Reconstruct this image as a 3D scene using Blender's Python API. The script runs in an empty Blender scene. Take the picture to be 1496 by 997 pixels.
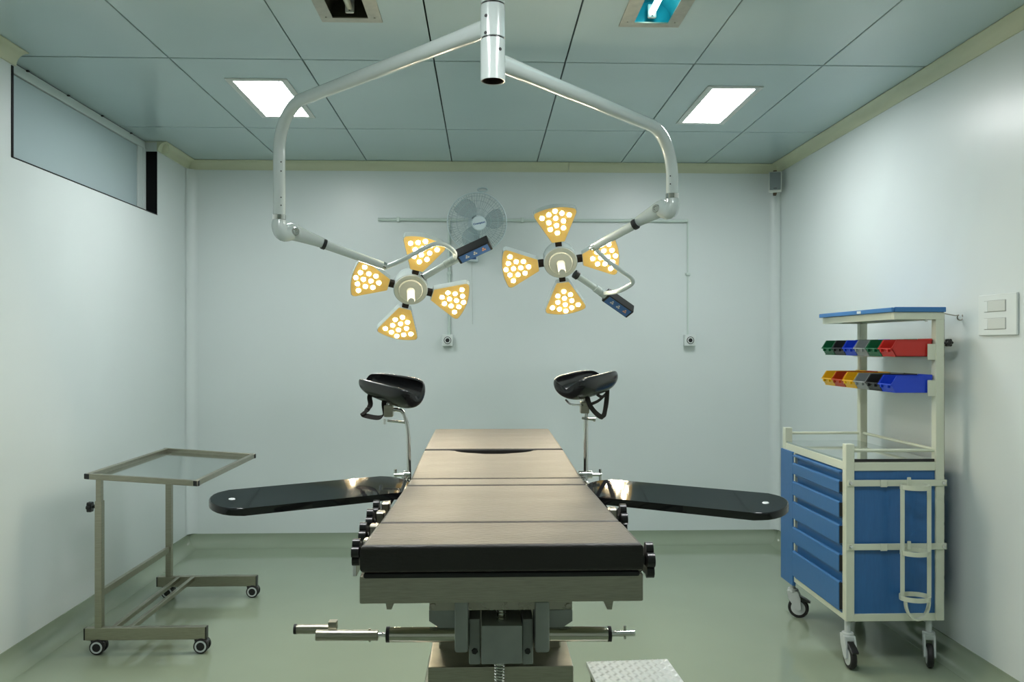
import bpy, bmesh, math, random
from mathutils import Vector, Matrix
random.seed(7)
S = bpy.context.scene
COL = S.collection
V = Vector
PI = math.pi

# ------------------------------------------------------------------ camera
F = 1204.0; CX = 748.0; HY = 505.0; H = 1.42
TH = math.atan(40 / F); SN, CS = math.sin(TH), math.cos(TH)
cam = bpy.data.objects.new('camera', bpy.data.cameras.new('camera'))
COL.objects.link(cam)
cam.location = (0, 0, H)
cam.rotation_euler = (PI / 2, 0, -TH)
cam.data.sensor_fit = 'HORIZONTAL'; cam.data.sensor_width = 36.0
cam.data.lens = 36.0 * F / 1496.0
cam.data.shift_y = (HY - 498.5) / 1496.0
cam.data.clip_start = 0.02
S.camera = cam

# ------------------------------------------------------------------ world, exposure
w = bpy.data.worlds.new('world'); S.world = w; w.use_nodes = True
w.node_tree.nodes['Background'].inputs[0].default_value = (0.8, 0.9, 0.9, 1)
w.node_tree.nodes['Background'].inputs[1].default_value = 0.05
S.view_settings.view_transform = 'Standard'
S.view_settings.look = 'None'
S.view_settings.gamma = 1.0
S.view_settings.use_curve_mapping = False
S.view_settings.exposure = 0.0
PANEL_STRENGTH = 47.5      # ceiling panel lamps
BULB_STRENGTH = 210.0       # surgical lamp bulbs
UV_STRENGTH = 5.0

# room dimensions
XL, XR, YB, YF, ZC = -2.09, 2.12, 5.9, -1.7, 2.725

def ray(px, py):
    a = (px - CX) / F; b = (HY - py) / F
    return V((a * CS + SN, -a * SN + CS, b))
def onz(px, py, z):
    r = ray(px, py); t = (z - H) / r.z; return V((r.x * t, r.y * t, z))
def ony(px, py, y):
    r = ray(px, py); t = y / r.y; return V((r.x * t, y, H + r.z * t))
def onx(px, py, x):
    r = ray(px, py); t = x / r.x; return V((x, r.y * t, H + r.z * t))
def onplane(px, py, p, n):
    r = ray(px, py); c = V((0, 0, H)); t = (p - c).dot(n) / r.dot(n); return c + r * t

# ------------------------------------------------------------------ materials
MATS = {}
def mat(name, col, rough=0.5, metal=0.0, spec=0.5, bump=0.0, bscale=80.0, var=0.0, vscale=4.0, emit=None, es=0.0,
        alpha=1.0, coat=0.0, trans=0.0, rvar=0.0, stretch=None, ior=1.5, sheen=0.0):
    m = bpy.data.materials.new(name); m.use_nodes = True
    nt = m.node_tree; b = nt.nodes['Principled BSDF']
    b.inputs['Base Color'].default_value = (*col, 1)
    b.inputs['Roughness'].default_value = rough
    b.inputs['Metallic'].default_value = metal
    b.inputs['Specular IOR Level'].default_value = spec
    b.inputs['IOR'].default_value = ior
    b.inputs['Coat Weight'].default_value = coat
    b.inputs['Coat Roughness'].default_value = 0.08
    b.inputs['Transmission Weight'].default_value = trans
    b.inputs['Alpha'].default_value = alpha
    b.inputs['Sheen Weight'].default_value = sheen
    b.inputs['Sheen Roughness'].default_value = 0.45
    b.inputs['Sheen Tint'].default_value = (1.0, 0.93, 0.82, 1)
    if emit:
        b.inputs['Emission Color'].default_value = (*emit, 1)
        b.inputs['Emission Strength'].default_value = es
    if bump or var or rvar:
        tc = nt.nodes.new('ShaderNodeTexCoord')
        src = tc.outputs['Object']
        if stretch:
            mp = nt.nodes.new('ShaderNodeMapping'); mp.inputs['Scale'].default_value = stretch
            nt.links.new(src, mp.inputs['Vector']); src = mp.outputs['Vector']
    if var or rvar:
        n = nt.nodes.new('ShaderNodeTexNoise'); n.inputs['Scale'].default_value = vscale
        n.inputs['Detail'].default_value = 5
        nt.links.new(src, n.inputs['Vector'])
        if var:
            r = nt.nodes.new('ShaderNodeValToRGB')
            r.color_ramp.elements[0].position = 0.3; r.color_ramp.elements[1].position = 0.7
            r.color_ramp.elements[0].color = (*[c * (1 - var) for c in col], 1)
            r.color_ramp.elements[1].color = (*[min(1, c * (1 + var)) for c in col], 1)
            nt.links.new(n.outputs['Fac'], r.inputs['Fac'])
            nt.links.new(r.outputs['Color'], b.inputs['Base Color'])
        if rvar:
            mr = nt.nodes.new('ShaderNodeMapRange')
            mr.inputs['To Min'].default_value = max(0, rough - rvar); mr.inputs['To Max'].default_value = rough + rvar
            nt.links.new(n.outputs['Fac'], mr.inputs['Value'])
            nt.links.new(mr.outputs['Result'], b.inputs['Roughness'])
    if bump:
        n2 = nt.nodes.new('ShaderNodeTexNoise'); n2.inputs['Scale'].default_value = bscale
        n2.inputs['Detail'].default_value = 4
        nt.links.new(src, n2.inputs['Vector'])
        bp = nt.nodes.new('ShaderNodeBump'); bp.inputs['Strength'].default_value = bump
        bp.inputs['Distance'].default_value = 0.002
        nt.links.new(n2.outputs['Fac'], bp.inputs['Height'])
        nt.links.new(bp.outputs['Normal'], b.inputs['Normal'])
    MATS[name] = m
    return m

mat('wall_paint', (0.675, 0.74, 0.732), rough=0.33, spec=0.42, var=0.015, vscale=1.5, bump=0.03, bscale=6)
mat('floor_epoxy', (0.27, 0.33, 0.245), rough=0.085, spec=0.55, var=0.05, vscale=1.2, rvar=0.03, bump=0.02, bscale=3)
mat('ceiling_panel', (0.46, 0.58, 0.59), rough=0.24, spec=0.5, var=0.02, vscale=2)
mat('ceiling_void', (0.03, 0.035, 0.03), rough=0.9)
mat('cornice_cream', (0.60, 0.63, 0.46), rough=0.45, var=0.03, vscale=3)
mat('frosted_glass', (0.44, 0.55, 0.57), rough=0.22, spec=0.6, coat=0.2)
mat('window_white', (0.60, 0.68, 0.66), rough=0.4)
mat('black_film', (0.003, 0.003, 0.0035), rough=0.3, spec=0.15)
mat('diffuser', (0.9, 0.9, 0.9), rough=0.5, emit=(0.985, 1.0, 1.0), es=PANEL_STRENGTH)
mat('lamp_frame', (0.62, 0.66, 0.63), rough=0.4)
mat('brushed_steel', (0.40, 0.385, 0.31), rough=0.34, metal=1.0, var=0.10, vscale=30, stretch=(1, 1, 14), rvar=0.05)
mat('dark_steel', (0.40, 0.38, 0.32), rough=0.28, metal=1.0, var=0.12, vscale=12, rvar=0.06)
mat('polished_steel', (0.52, 0.51, 0.44), rough=0.15, metal=1.0, rvar=0.05, vscale=20)
mat('chrome', (0.72, 0.72, 0.70), rough=0.10, metal=1.0)
mat('mirror_steel', (0.53, 0.58, 0.56), rough=0.10, metal=1.0)
mat('cast_grey', (0.33, 0.36, 0.34), rough=0.45, spec=0.5, var=0.10, vscale=14, bump=0.1, bscale=60)
mat('white_enamel', (0.53, 0.60, 0.585), rough=0.16, spec=0.55, coat=0.3)
mat('hub_cream', (0.62, 0.63, 0.54), rough=0.35)
mat('amber_lens', (0.76, 0.50, 0.14), rough=0.35, emit=(1.0, 0.62, 0.16), es=0.22, var=0.06, vscale=18)
mat('led_bulb', (1, 1, 1), rough=0.4, emit=(1.0, 0.85, 0.60), es=BULB_STRENGTH)
mat('black_plastic', (0.012, 0.012, 0.013), rough=0.32)
mat('black_rubber', (0.010, 0.010, 0.011), rough=0.55)
mat('brown_plug', (0.022, 0.013, 0.009), rough=0.5, spec=0.3)
mat('black_leather', (0.016, 0.014, 0.012), rough=0.47, spec=0.5, bump=0.55, bscale=220, rvar=0.10, vscale=14, sheen=0.35, stretch=(0.3, 1, 1))
mat('black_pad', (0.011, 0.012, 0.013), rough=0.22, spec=0.6)
mat('black_gloss', (0.012, 0.013, 0.015), rough=0.045, spec=0.6)
mat('strap_webbing', (0.020, 0.017, 0.014), rough=0.8, bump=0.4, bscale=500)
mat('cream_enamel', (0.66, 0.70, 0.57), rough=0.3, spec=0.5)
mat('blue_laminate', (0.028, 0.135, 0.355), rough=0.36, var=0.05, vscale=25, stretch=(6, 6, 0.6))
mat('blue_top', (0.040, 0.185, 0.46), rough=0.35)
mat('grey_fork', (0.55, 0.60, 0.60), rough=0.35)
mat('cart_glass', (0.62, 0.68, 0.66), rough=0.06, metal=0.9)
mat('bin_green', (0.008, 0.13, 0.05), rough=0.35)
mat('bin_black', (0.022, 0.024, 0.026), rough=0.35)
mat('bin_blue', (0.008, 0.055, 0.60), rough=0.35)
mat('bin_grey', (0.27, 0.30, 0.30), rough=0.4)
mat('bin_red', (0.52, 0.022, 0.015), rough=0.35)
mat('bin_orange', (0.50, 0.055, 0.010), rough=0.35)
mat('bin_yellow', (0.78, 0.47, 0.015), rough=0.35)
mat('switch_white', (0.70, 0.76, 0.74), rough=0.3)
mat('switch_grey', (0.60, 0.64, 0.60), rough=0.35)
mat('speaker_white', (0.55, 0.60, 0.55), rough=0.5)
mat('speaker_grille', (0.16, 0.20, 0.20), rough=0.6, bump=0.5, bscale=900)
mat('bronze', (0.10, 0.075, 0.045), rough=0.4, metal=0.5)
mat('fan_plastic', (0.55, 0.66, 0.68), rough=0.35)
mat('fan_wire', (0.30, 0.40, 0.42), rough=0.4)
mat('fan_blade', (0.34, 0.45, 0.47), rough=0.25, alpha=0.32)
mat('print_blue', (0.035, 0.10, 0.30), rough=0.5)
mat('panel_blue', (0.06, 0.16, 0.42), rough=0.4)
mat('panel_icon', (0.75, 0.70, 0.62), rough=0.5)
mat('panel_icon_orange', (0.85, 0.40, 0.20), rough=0.5)
mat('pipe_white', (0.58, 0.68, 0.63), rough=0.35)
mat('uv_tube_lit', (0.9, 1, 1), emit=(0.62, 0.98, 1.0), es=UV_STRENGTH)
mat('uv_tube_off', (0.55, 0.58, 0.48), rough=0.25)
mat('uv_housing_glow', (0.03, 0.42, 0.50), rough=0.3, metal=0.4)  # steel housing with the lit tube's teal glow painted into its colour
mat('uv_housing_dark', (0.07, 0.065, 0.045), rough=0.4, metal=0.5)
mat('ceramic_socket', (0.75, 0.76, 0.72), rough=0.3)
mat('tread_plate', (0.80, 0.83, 0.82), rough=0.33, metal=0.55)
mat('cable_white', (0.50, 0.56, 0.54), rough=0.5)

# ------------------------------------------------------------------ geometry helpers
WO = {}          # world origin of every object made here
class MB:
    def __init__(s, M=None):
        s.bm = bmesh.new(); s.M = M or Matrix(); s.wn = False
    def _fin(s, vs):
        for v in vs: v.co = s.M @ v.co
    def box(s, a, b, bev=0.0, seg=1):
        a, b = V(a), V(b)
        lo = V((min(a[i], b[i]) for i in range(3))); hi = V((max(a[i], b[i]) for i in range(3)))
        vs = [s.bm.verts.new((x, y, z)) for x in (lo.x, hi.x) for y in (lo.y, hi.y) for z in (lo.z, hi.z)]
        fs = [s.bm.faces.new([vs[i] for i in q]) for q in
              ((0, 1, 3, 2), (4, 6, 7, 5), (0, 4, 5, 1), (2, 3, 7, 6), (0, 2, 6, 4), (1, 5, 7, 3))]
        if bev > 0:
            s.wn = True
            es = list({e for f in fs for e in f.edges})
            r = bmesh.ops.bevel(s.bm, geom=es, offset=bev, segments=seg, profile=0.5, affect='EDGES')
            vs = list({v for f in r['faces'] for v in f.verts} | {v for v in vs if v.is_valid})
        s._fin(vs); return s
    def prism(s, poly, z0, z1, bev=0.0, seg=1, axes=(0, 1, 2)):
        # polygon in axes[0],axes[1], extruded along axes[2]
        def P(p, z):
            c = [0, 0, 0]; c[axes[0]] = p[0]; c[axes[1]] = p[1]; c[axes[2]] = z; return V(c)
        A = [s.bm.verts.new(P(p, z0)) for p in poly]; B = [s.bm.verts.new(P(p, z1)) for p in poly]
        n = len(poly); fs = [s.bm.faces.new(A), s.bm.faces.new(B)]
        for i in range(n): fs.append(s.bm.faces.new((A[i], A[(i + 1) % n], B[(i + 1) % n], B[i])))
        vs = A + B
        if bev > 0:
            s.wn = True
            es = [e for f in fs[:2] for e in f.edges]
            r = bmesh.ops.bevel(s.bm, geom=es, offset=bev, segments=seg, profile=0.5, affect='EDGES')
            vs = list({v for f in r['faces'] for v in f.verts} | {v for v in vs if v.is_valid})
        s._fin(vs); return s
    def cyl(s, p, q, r0, r1=None, n=20, cap=True):
        p, q = V(p), V(q); r1 = r0 if r1 is None else r1
        d = (q - p).normalized(); a = d.orthogonal().normalized(); b = d.cross(a)
        A, B = [], []
        for i in range(n):
            t = 2 * PI * i / n; u = a * math.cos(t) + b * math.sin(t)
            A.append(s.bm.verts.new(p + u * r0)); B.append(s.bm.verts.new(q + u * r1))
        for i in range(n): s.bm.faces.new((A[i], A[(i + 1) % n], B[(i + 1) % n], B[i]))
        if cap: s.bm.faces.new(A); s.bm.faces.new(B)
        s._fin(A + B); return s
    def tube(s, pts, r, n=12, closed=False, cap=True, flat=None):
        # round tube (or flat bar: flat=(half width along up, half thick), with a fixed up axis)
        pts = [V(p) for p in pts]; m = len(pts); rings = []
        prev = None
        for i, p in enumerate(pts):
            if closed: d = (pts[(i + 1) % m] - pts[i - 1]).normalized()
            else: d = (pts[min(i + 1, m - 1)] - pts[max(i - 1, 0)]).normalized()
            if prev is None: a = d.orthogonal().normalized()
            else:
                a = prev - d * prev.dot(d)
                a = a.normalized() if a.length > 1e-6 else d.orthogonal().normalized()
            prev = a; b = d.cross(a)
            rr = r[i] if isinstance(r, (list, tuple)) else r
            if flat:
                up = V(flat[2]); side = d.cross(up).normalized(); up = side.cross(d)
                rings.append([s.bm.verts.new(p + up * x * flat[0] + side * y * flat[1]) for x, y in ((-1, -1), (1, -1), (1, 1), (-1, 1))])
            else:
                rings.append([s.bm.verts.new(p + (a * math.cos(2 * PI * k / n) + b * math.sin(2 * PI * k / n)) * rr) for k in range(n)])
        k = len(rings[0])
        for i in range(m if closed else m - 1):
            A, B = rings[i], rings[(i + 1) % m]
            for j in range(k): s.bm.faces.new((A[j], A[(j + 1) % k], B[(j + 1) % k], B[j]))
        if cap and not closed: s.bm.faces.new(rings[0]); s.bm.faces.new(rings[-1])
        s._fin([v for g in rings for v in g]); return s
    def lathe(s, prof, p, axis, n=24, caps=True):
        # prof: (radius, height along axis)
        p = V(p); d = V(axis).normalized(); a = d.orthogonal().normalized(); b = d.cross(a)
        rings = []; vs = []
        for r, h in prof:
            if r < 1e-6: g = [s.bm.verts.new(p + d * h)]
            else: g = [s.bm.verts.new(p + d * h + (a * math.cos(2 * PI * k / n) + b * math.sin(2 * PI * k / n)) * r) for k in range(n)]
            rings.append(g); vs += g
        for A, B in zip(rings, rings[1:]):
            for k in range(n):
                k2 = (k + 1) % n
                if len(A) == 1 and len(B) == 1: continue
                if len(A) == 1: s.bm.faces.new((A[0], B[k], B[k2]))
                elif len(B) == 1: s.bm.faces.new((A[k], A[k2], B[0]))
                else: s.bm.faces.new((A[k], A[k2], B[k2], B[k]))
        if caps and len(rings[0]) > 1: s.bm.faces.new(rings[0])
        if caps and len(rings[-1]) > 1: s.bm.faces.new(rings[-1])
        s._fin(vs); return s
    def grid(s, rows, closed_u=False, caps=False):
        R = [[s.bm.verts.new(V(p)) for p in r] for r in rows]
        n = len(R[0])
        for A, B in zip(R, R[1:]):
            for k in range(n if closed_u else n - 1):
                k2 = (k + 1) % n; s.bm.faces.new((A[k], A[k2], B[k2], B[k]))
        if caps: s.bm.faces.new(R[0]); s.bm.faces.new(R[-1])
        s._fin([v for r in R for v in r]); return s
    def mesh(s, name, m, smooth=35):
        bmesh.ops.recalc_face_normals(s.bm, faces=s.bm.faces)
        cs = [v.co for v in s.bm.verts]
        lo = V((min(c[i] for c in cs) for i in range(3))); hi = V((max(c[i] for c in cs) for i in range(3)))
        c = (lo + hi) / 2
        for v in s.bm.verts: v.co -= c
        me = bpy.data.meshes.new(name); s.bm.to_mesh(me); s.bm.free()
        me.materials.append(MATS[m])
        if smooth:
            me.polygons.foreach_set('use_smooth', [True] * len(me.polygons))
            me.set_sharp_from_angle(angle=math.radians(smooth))
        return me, c
    def build(s, name, m, parent=None, smooth=35, label=None):
        me, c = s.mesh(name, m, smooth)
        o = link(name, me, c, parent, label)
        if s.wn and smooth:
            wm = o.modifiers.new('flat', 'WEIGHTED_NORMAL'); wm.keep_sharp = True; wm.weight = 100
        return o

def link(name, me, c, parent=None, label=None):
    o = bpy.data.objects.new(name, me); COL.objects.link(o)
    if parent: o.parent = parent; o.location = c - WO[parent]
    else: o.location = c
    WO[o] = V(c)
    if label: o['label'] = label
    return o
def thing(name, loc, label, cat, group=None):
    o = bpy.data.objects.new(name, None); COL.objects.link(o)
    o.location = loc; o.empty_display_size = 0.05; WO[o] = V(loc)
    o['label'] = label; o['category'] = cat
    if group: o['group'] = group
    return o
def tag(o, label, cat, group=None):
    o['label'] = label; o['category'] = cat
    if group: o['group'] = group
    return o
def struct(o, label=None):
    o['kind'] = 'structure'
    if label: o['label'] = label
    return o
def arc(c, a, b, r, t0, t1, n):
    c, a, b = V(c), V(a), V(b)
    return [c + (a * math.cos(t0 + (t1 - t0) * i / n) + b * math.sin(t0 + (t1 - t0) * i / n)) * r for i in range(n + 1)]
def bez(p0, p1, p2, n=10):
    p0, p1, p2 = V(p0), V(p1), V(p2)
    return [(p0 * (1 - t) ** 2 + p1 * 2 * t * (1 - t) + p2 * t * t) for t in [i / n for i in range(n + 1)]]
def smooth_path(pts, n=8):
    pts = [V(p) for p in pts]; P = [pts[0] * 2 - pts[1]] + pts + [pts[-1] * 2 - pts[-2]]; out = []
    for i in range(1, len(P) - 2):
        for k in range(n):
            t = k / n; a, b, c, d = P[i - 1], P[i], P[i + 1], P[i + 2]
            out.append(0.5 * ((2 * b) + (c - a) * t + (2 * a - 5 * b + 4 * c - d) * t * t + (3 * b - a - 3 * c + d) * t ** 3))
    return out + [pts[-1]]

# ------------------------------------------------------------------ room shell
WT = 0.14
struct(MB().box((XL - WT, YF - WT, -0.1), (XR + WT, YB + WT, 0)).build('floor', 'floor_epoxy', smooth=0), 'glossy grey green epoxy floor')
struct(MB().box((XL - WT, YB, 0), (XR + WT, YB + WT, ZC + 0.1)).build('wall_back', 'wall_paint', smooth=0), 'pale green white back wall')
struct(MB().box((XR, YF, 0), (XR + WT, YB, ZC + 0.1)).build('wall_right', 'wall_paint', smooth=0), 'pale green white right wall')
struct(MB().box((XL - WT, YF - WT, 0), (XR + WT, YF, ZC + 0.1)).build('wall_front', 'wall_paint', smooth=0), 'pale wall behind the viewer')
WY0, WY1, WZ = 3.71, 5.34, 2.252          # window opening in the left wall
m = MB()
m.box((XL - WT, YF, 0), (XL, WY0, ZC + 0.1)).box((XL - WT, WY1, 0), (XL, YB, ZC + 0.1)).box((XL - WT, WY0, 0), (XL, WY1, WZ))
struct(m.build('wall_left', 'wall_paint', smooth=0), 'pale green white left wall with high window opening')

# ceiling: dark void slab with metal panels as parts
ceil = struct(MB().box((XL - WT, YF - WT, ZC + 0.16), (XR + WT, YB + WT, ZC + 0.2)).build('ceiling', 'ceiling_void', smooth=0), 'ceiling of satin grey green metal panels')
cols = [XL - 0.085, -1.432, -0.832, -0.232, 0.372, 0.973, 1.577, XR]
rows = [YF, -1.01, 0.19, 1.39, 2.59, 3.79, 4.99, YB]
UVL = (-0.652, -0.410, 2.70, 3.335, -0.603, -0.462); UVR = (0.546, 0.792, 2.70, 3.345, 0.602, 0.739)
G = 0.0032
for i in range(7):
    for j in range(7):
        x0, x1, y0, y1 = cols[i] + G, cols[i + 1] - G, rows[j] + G * 1.8, rows[j + 1] - G * 1.8
        z0, z1 = ZC, ZC + 0.018
        m = MB()
        hole = None
        if j == 4 and i == 2: hole = UVL
        if j == 4 and i == 4: hole = UVR
        if hole:
            hx0, hx1, hy0, hy1 = hole[0] + 0.015, hole[1] - 0.015, hole[2] + 0.015, hole[3] - 0.015
            m.box((x0, y0, z0), (hx0, y1, z1)).box((hx1, y0, z0), (x1, y1, z1))
            m.box((hx0, y0, z0), (hx1, hy0, z1)).box((hx0, hy1, z0), (hx1, y1, z1))
        else:
            m.box((x0, y0, z0), (x1, y1, z1), bev=0.0015)
        m.build('panel', 'ceiling_panel', ceil, smooth=0)

# cornice (concave coving) along the walls, with a fine dark joint under the ceiling
def coving(r=0.052, n=6):
    p = [(0, 0), (0, -r - 0.008), (0.007, -r - 0.008)]
    for k in range(n + 1):
        t = PI / 2 * k / n
        p.append((0.007 + r * (1 - math.cos(t)), -r - 0.004 + r * math.sin(t)))
    p += [(r + 0.010, -0.004), (r + 0.010, 0)]
    return p
cp = coving()
ZK = ZC - 0.002
def cov_x(x0, x1):   # along the back wall
    return MB().prism([(YB - a, ZK + b) for a, b in cp], x0, x1, axes=(1, 2, 0))
def cov_y(wall, sgn, y0, y1):
    return MB().prism([(wall + sgn * a, ZK + b) for a, b in cp], y0, y1, axes=(0, 2, 1))
tb = struct(cov_x(XL, 0.60).build('trim_1', 'cornice_cream'), 'cream coving along the top of the back wall')
struct(cov_x(0.603, XR).build('trim_2', 'cornice_cream'), 'cream coving along the top of the back wall, right length')
struct(cov_y(XR, -1, YF, YB - 0.01).build('trim_3', 'cornice_cream'), 'cream coving along the top of the right wall')
struct(cov_y(XL, 1, YF, WY0 + 0.03).build('trim_4', 'cornice_cream'), 'cream coving on the left wall before the window')
m = cov_y(XL, 1, WY1 - 0.01, YB - 0.01)
m.prism([(WY1 + 0.06 - a, ZK + b) for a, b in cp], XL - 0.085, XL + 0.05, axes=(1, 2, 0))
struct(m.build('trim_5', 'cornice_cream'), 'cream coving on the left wall beyond the window')

# coved floor skirting
def cove_prof(h=0.085, n=8):
    p = [(0, 0), (0, h + 0.002), (0.004, h + 0.002)]
    for k in range(n + 1):
        t = PI / 2 * k / n
        p.append((0.004 + h * (1 - math.cos(t)), h - h * math.sin(t) + 0.001))
    p.append((h + 0.004, 0)); return p
fp = cove_prof()
struct(MB().prism([(YB - a, b) for a, b in fp], XL, XR, axes=(1, 2, 0)).build('baseboard_back', 'floor_epoxy'), 'coved green floor edge at the back wall')
struct(MB().prism([(XL + a, b) for a, b in fp], YF, YB, axes=(0, 2, 1)).build('baseboard_left', 'floor_epoxy'), 'coved green floor edge at the left wall')
struct(MB().prism([(XR - a, b) for a, b in fp], YF, YB, axes=(0, 2, 1)).build('baseboard_right', 'floor_epoxy'), 'coved green floor edge at the right wall')
# rounded vertical and floor corners
def corner(x, sgn):
    m = MB(); r = 0.06
    R1, R2 = [], []
    n = 8
    cxx, cyy = x + sgn * (r + 0.002), YB - r - 0.002
    rows_ = []
    for k in range(n + 1):
        t = PI / 2 * k / n
        rows_.append((cxx - sgn * r * math.cos(t), cyy + r * math.sin(t)))
    m.grid([[(p[0], p[1], 0.09) for p in rows_], [(p[0], p[1], ZC - 0.06) for p in rows_]])
    return m
struct(corner(XL, 1).build('trim_6', 'wall_paint'), 'rounded inner corner of left and back wall')
struct(corner(XR, -1).build('trim_7', 'wall_paint'), 'rounded inner corner of right and back wall')

# high window in the left wall
XP = XL - 0.082
win = struct(MB().box((XP - 0.02, WY0, WZ), (XP - 0.012, WY1, ZC - 0.004)).build('window_1', 'black_film', smooth=0), 'long high frosted window at the top of the left wall')
MB().box((XP - 0.008, WY0 + 0.012, WZ + 0.008), (XP, WY1 - 0.115, ZC - 0.055)).build('pane', 'frosted_glass', win, 0)
m = MB()
m.box((XP - 0.006, WY0 + 0.01, ZC - 0.052), (XP + 0.010, WY1 - 0.012, ZC - 0.006), bev=0.002)
m.box((XP - 0.006, WY1 - 0.11, WZ + 0.006), (XP + 0.006, WY1 - 0.045, ZC - 0.052), bev=0.002)
m.box((XP - 0.006, WY1 - 0.045, WZ + 0.006), (XP + 0.014, WY1 - 0.008, ZC - 0.052), bev=0.002)
m.build('window_frame', 'window_white', win)
MB().box((XP + 0.002, WY1 - 0.006, WZ + 0.002), (XL - 0.001, WY1 - 0.0005, ZC - 0.066)).build('jamb', 'black_film', win, 0, 'black far jamb')
m = MB()
m.box((XP, WY0 + 0.0005, WZ + 0.0005), (XL + 0.003, WY1 - 0.006, WZ + 0.005))
m.box((XP, WY0 + 0.0005, WZ), (XL + 0.003, WY0 + 0.016, ZC - 0.066))
m.build('frame_gasket', 'black_film', win, 0)
m = MB()
for k in range(4):
    y = WY0 + 0.25 + k * 0.38
    m.box((XP + 0.010, y, ZC - 0.012), (XP + 0.022, y + 0.012, ZC - 0.006))
m.build('screw_cover', 'black_film', win, 0)

# ------------------------------------------------------------------ ceiling lights
def ceiling_light(x0, x1, y0, y1, label):
    t = thing('ceiling_light', ((x0 + x1) / 2, (y0 + y1) / 2, ZC), label, 'ceiling light', 'recessed white ceiling panel lights')
    f = 0.032; z = ZC - 0.006
    m = MB()
    m.box((x0, y0, z), (x0 + f, y1, ZC - 0.0005)).box((x1 - f, y0, z), (x1, y1, ZC - 0.0005))
    m.box((x0 + f, y0, z), (x1 - f, y0 + f, ZC - 0.0005)).box((x0 + f, y1 - f, z), (x1 - f, y1, ZC - 0.0005))
    m.build('frame', 'lamp_frame', t, 0)
    MB().box((x0 + f, y0 + f, z + 0.003), (x1 - f, y1 - f, ZC - 0.0005)).build('diffuser', 'diffuser', t, 0, 'glowing white diffuser')
ceiling_light(-1.268, -0.966, 4.06, 4.745, 'lit white ceiling panel light behind the left lamp arm')
ceiling_light(1.122, 1.404, 4.10, 4.80, 'lit white ceiling panel light above the blue trolley side')
ceiling_light(-0.677, -0.387, 1.65, 2.33, 'added unseen fill light panel in front of the left lamp arm')  # added out of view to brighten the room, like the next one
ceiling_light(0.527, 0.817, 1.65, 2.33, 'added unseen fill light panel in front of the right lamp arm')  # second added panel, out of view, only for its light

# germicidal tube fixtures recessed in the ceiling
def uv_fixture(d, lit, label):
    x0, x1, y0, y1, hx0, hx1 = d
    t = thing('germicidal_lamp', ((x0 + x1) / 2, (y0 + y1) / 2, ZC), label, 'uv lamp', 'recessed germicidal tube lamps')
    z = ZC - 0.005; e = 0.045
    m = MB()
    m.box((x0, y0, z), (hx0, y1, ZC - 0.0005)).box((hx1, y0, z), (x1, y1, ZC - 0.0005))
    m.box((hx0, y0, z), (hx1, y0 + e, ZC - 0.0005)).box((hx0, y1 - e, z), (hx1, y1, ZC - 0.0005))
    m.build('frame', 'brushed_steel', t, 0)
    hm = 'uv_housing_glow' if lit else 'uv_housing_dark'
    ax0, ax1, ay0, ay1, zt = hx0 - 0.012, hx1 + 0.012, y0 + e - 0.012, y1 - e + 0.012, ZC + 0.085
    m = MB()   # curved reflector trough with end walls
    n = 10; sec = []
    for k in range(n + 1):
        a = PI * k / n
        sec.append(((ax0 + ax1) / 2 - (ax1 - ax0) / 2 * math.cos(a), ZC + 0.0 + 0.085 * math.sin(a) ** 0.7))
    m.grid([[(p[0], ay0, p[1]) for p in sec], [(p[0], ay1, p[1]) for p in sec]], caps=True)
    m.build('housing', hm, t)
    xc = (hx0 + hx1) / 2; zt = ZC + 0.030
    MB().cyl((xc, y0 + 0.10, zt), (xc, y1 - e - 0.022, zt), 0.013, n=16).build('tube', 'uv_tube_lit' if lit else 'uv_tube_off', t)
    for y in (y0 + e + 0.01, y1 - e - 0.022):
        m = MB().box((xc - 0.018, y, zt - 0.022), (xc + 0.018, y + 0.014, zt + 0.035), bev=0.006, seg=2)
        so = m.build('socket', 'ceramic_socket', t)
        MB().cyl((xc, y - 0.001, zt - 0.012), (xc, y - 0.004, zt - 0.012), 0.004, n=8).build('screw', 'black_plastic', so)
    for x in ((x0 + hx0) / 2, (hx1 + x1) / 2):
        for y in (y0 + 0.05, y1 - 0.05):
            MB().cyl((x, y, z), (x, y, z - 0.002), 0.003, n=8).build('screw', 'dark_steel', t)
uv_fixture(UVL, False, 'unlit steel framed germicidal tube lamp recessed in ceiling left of the column')
uv_fixture(UVR, True, 'lit turquoise germicidal tube lamp recessed in ceiling right of the column')

# ------------------------------------------------------------------ surgical lights
YCOL = 2.7
pc = ony(720, 0, YCOL); XC = pc.x
zj1, zj2, zb = ony(720, 8, YCOL).z, ony(720, 58, YCOL).z, ony(720, 119, YCOL).z
zLa, zRa = ony(720, 38.5, YCOL).z, ony(720, 88, YCOL).z
RC = 0.0402
col = thing('ceiling_column', (XC, YCOL, ZC), 'white round ceiling column carrying the two surgical lamp arms', 'ceiling column')
MB().lathe([(0.11, 0), (0.11, -0.012), (0.06, -0.03), (RC, -0.032), (RC, zj1 + 0.003 - ZC)], (XC, YCOL, ZC - 0.0005), (0, 0, 1), 40).build('sleeve', 'white_enamel', col)
MB().cyl((XC, YCOL, zj1 - 0.003), (XC, YCOL, zj1 + 0.003), RC - 0.003, n=32).build('joint_ring', 'black_plastic', col)
MB().cyl((XC, YCOL, zj2 - 0.001), (XC, YCOL, zj2 + 0.003), RC - 0.003, n=32).build('joint_ring', 'black_plastic', col)
MB().lathe([(RC - 0.0035, 0.035), (RC - 0.0035, 0.001), (RC - 0.006, 0.001), (RC - 0.006, 0.018), (0, 0.018)], (XC, YCOL, zb), (0, 0, 1), 40).build('end_plug', 'brown_plug', col)

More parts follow.
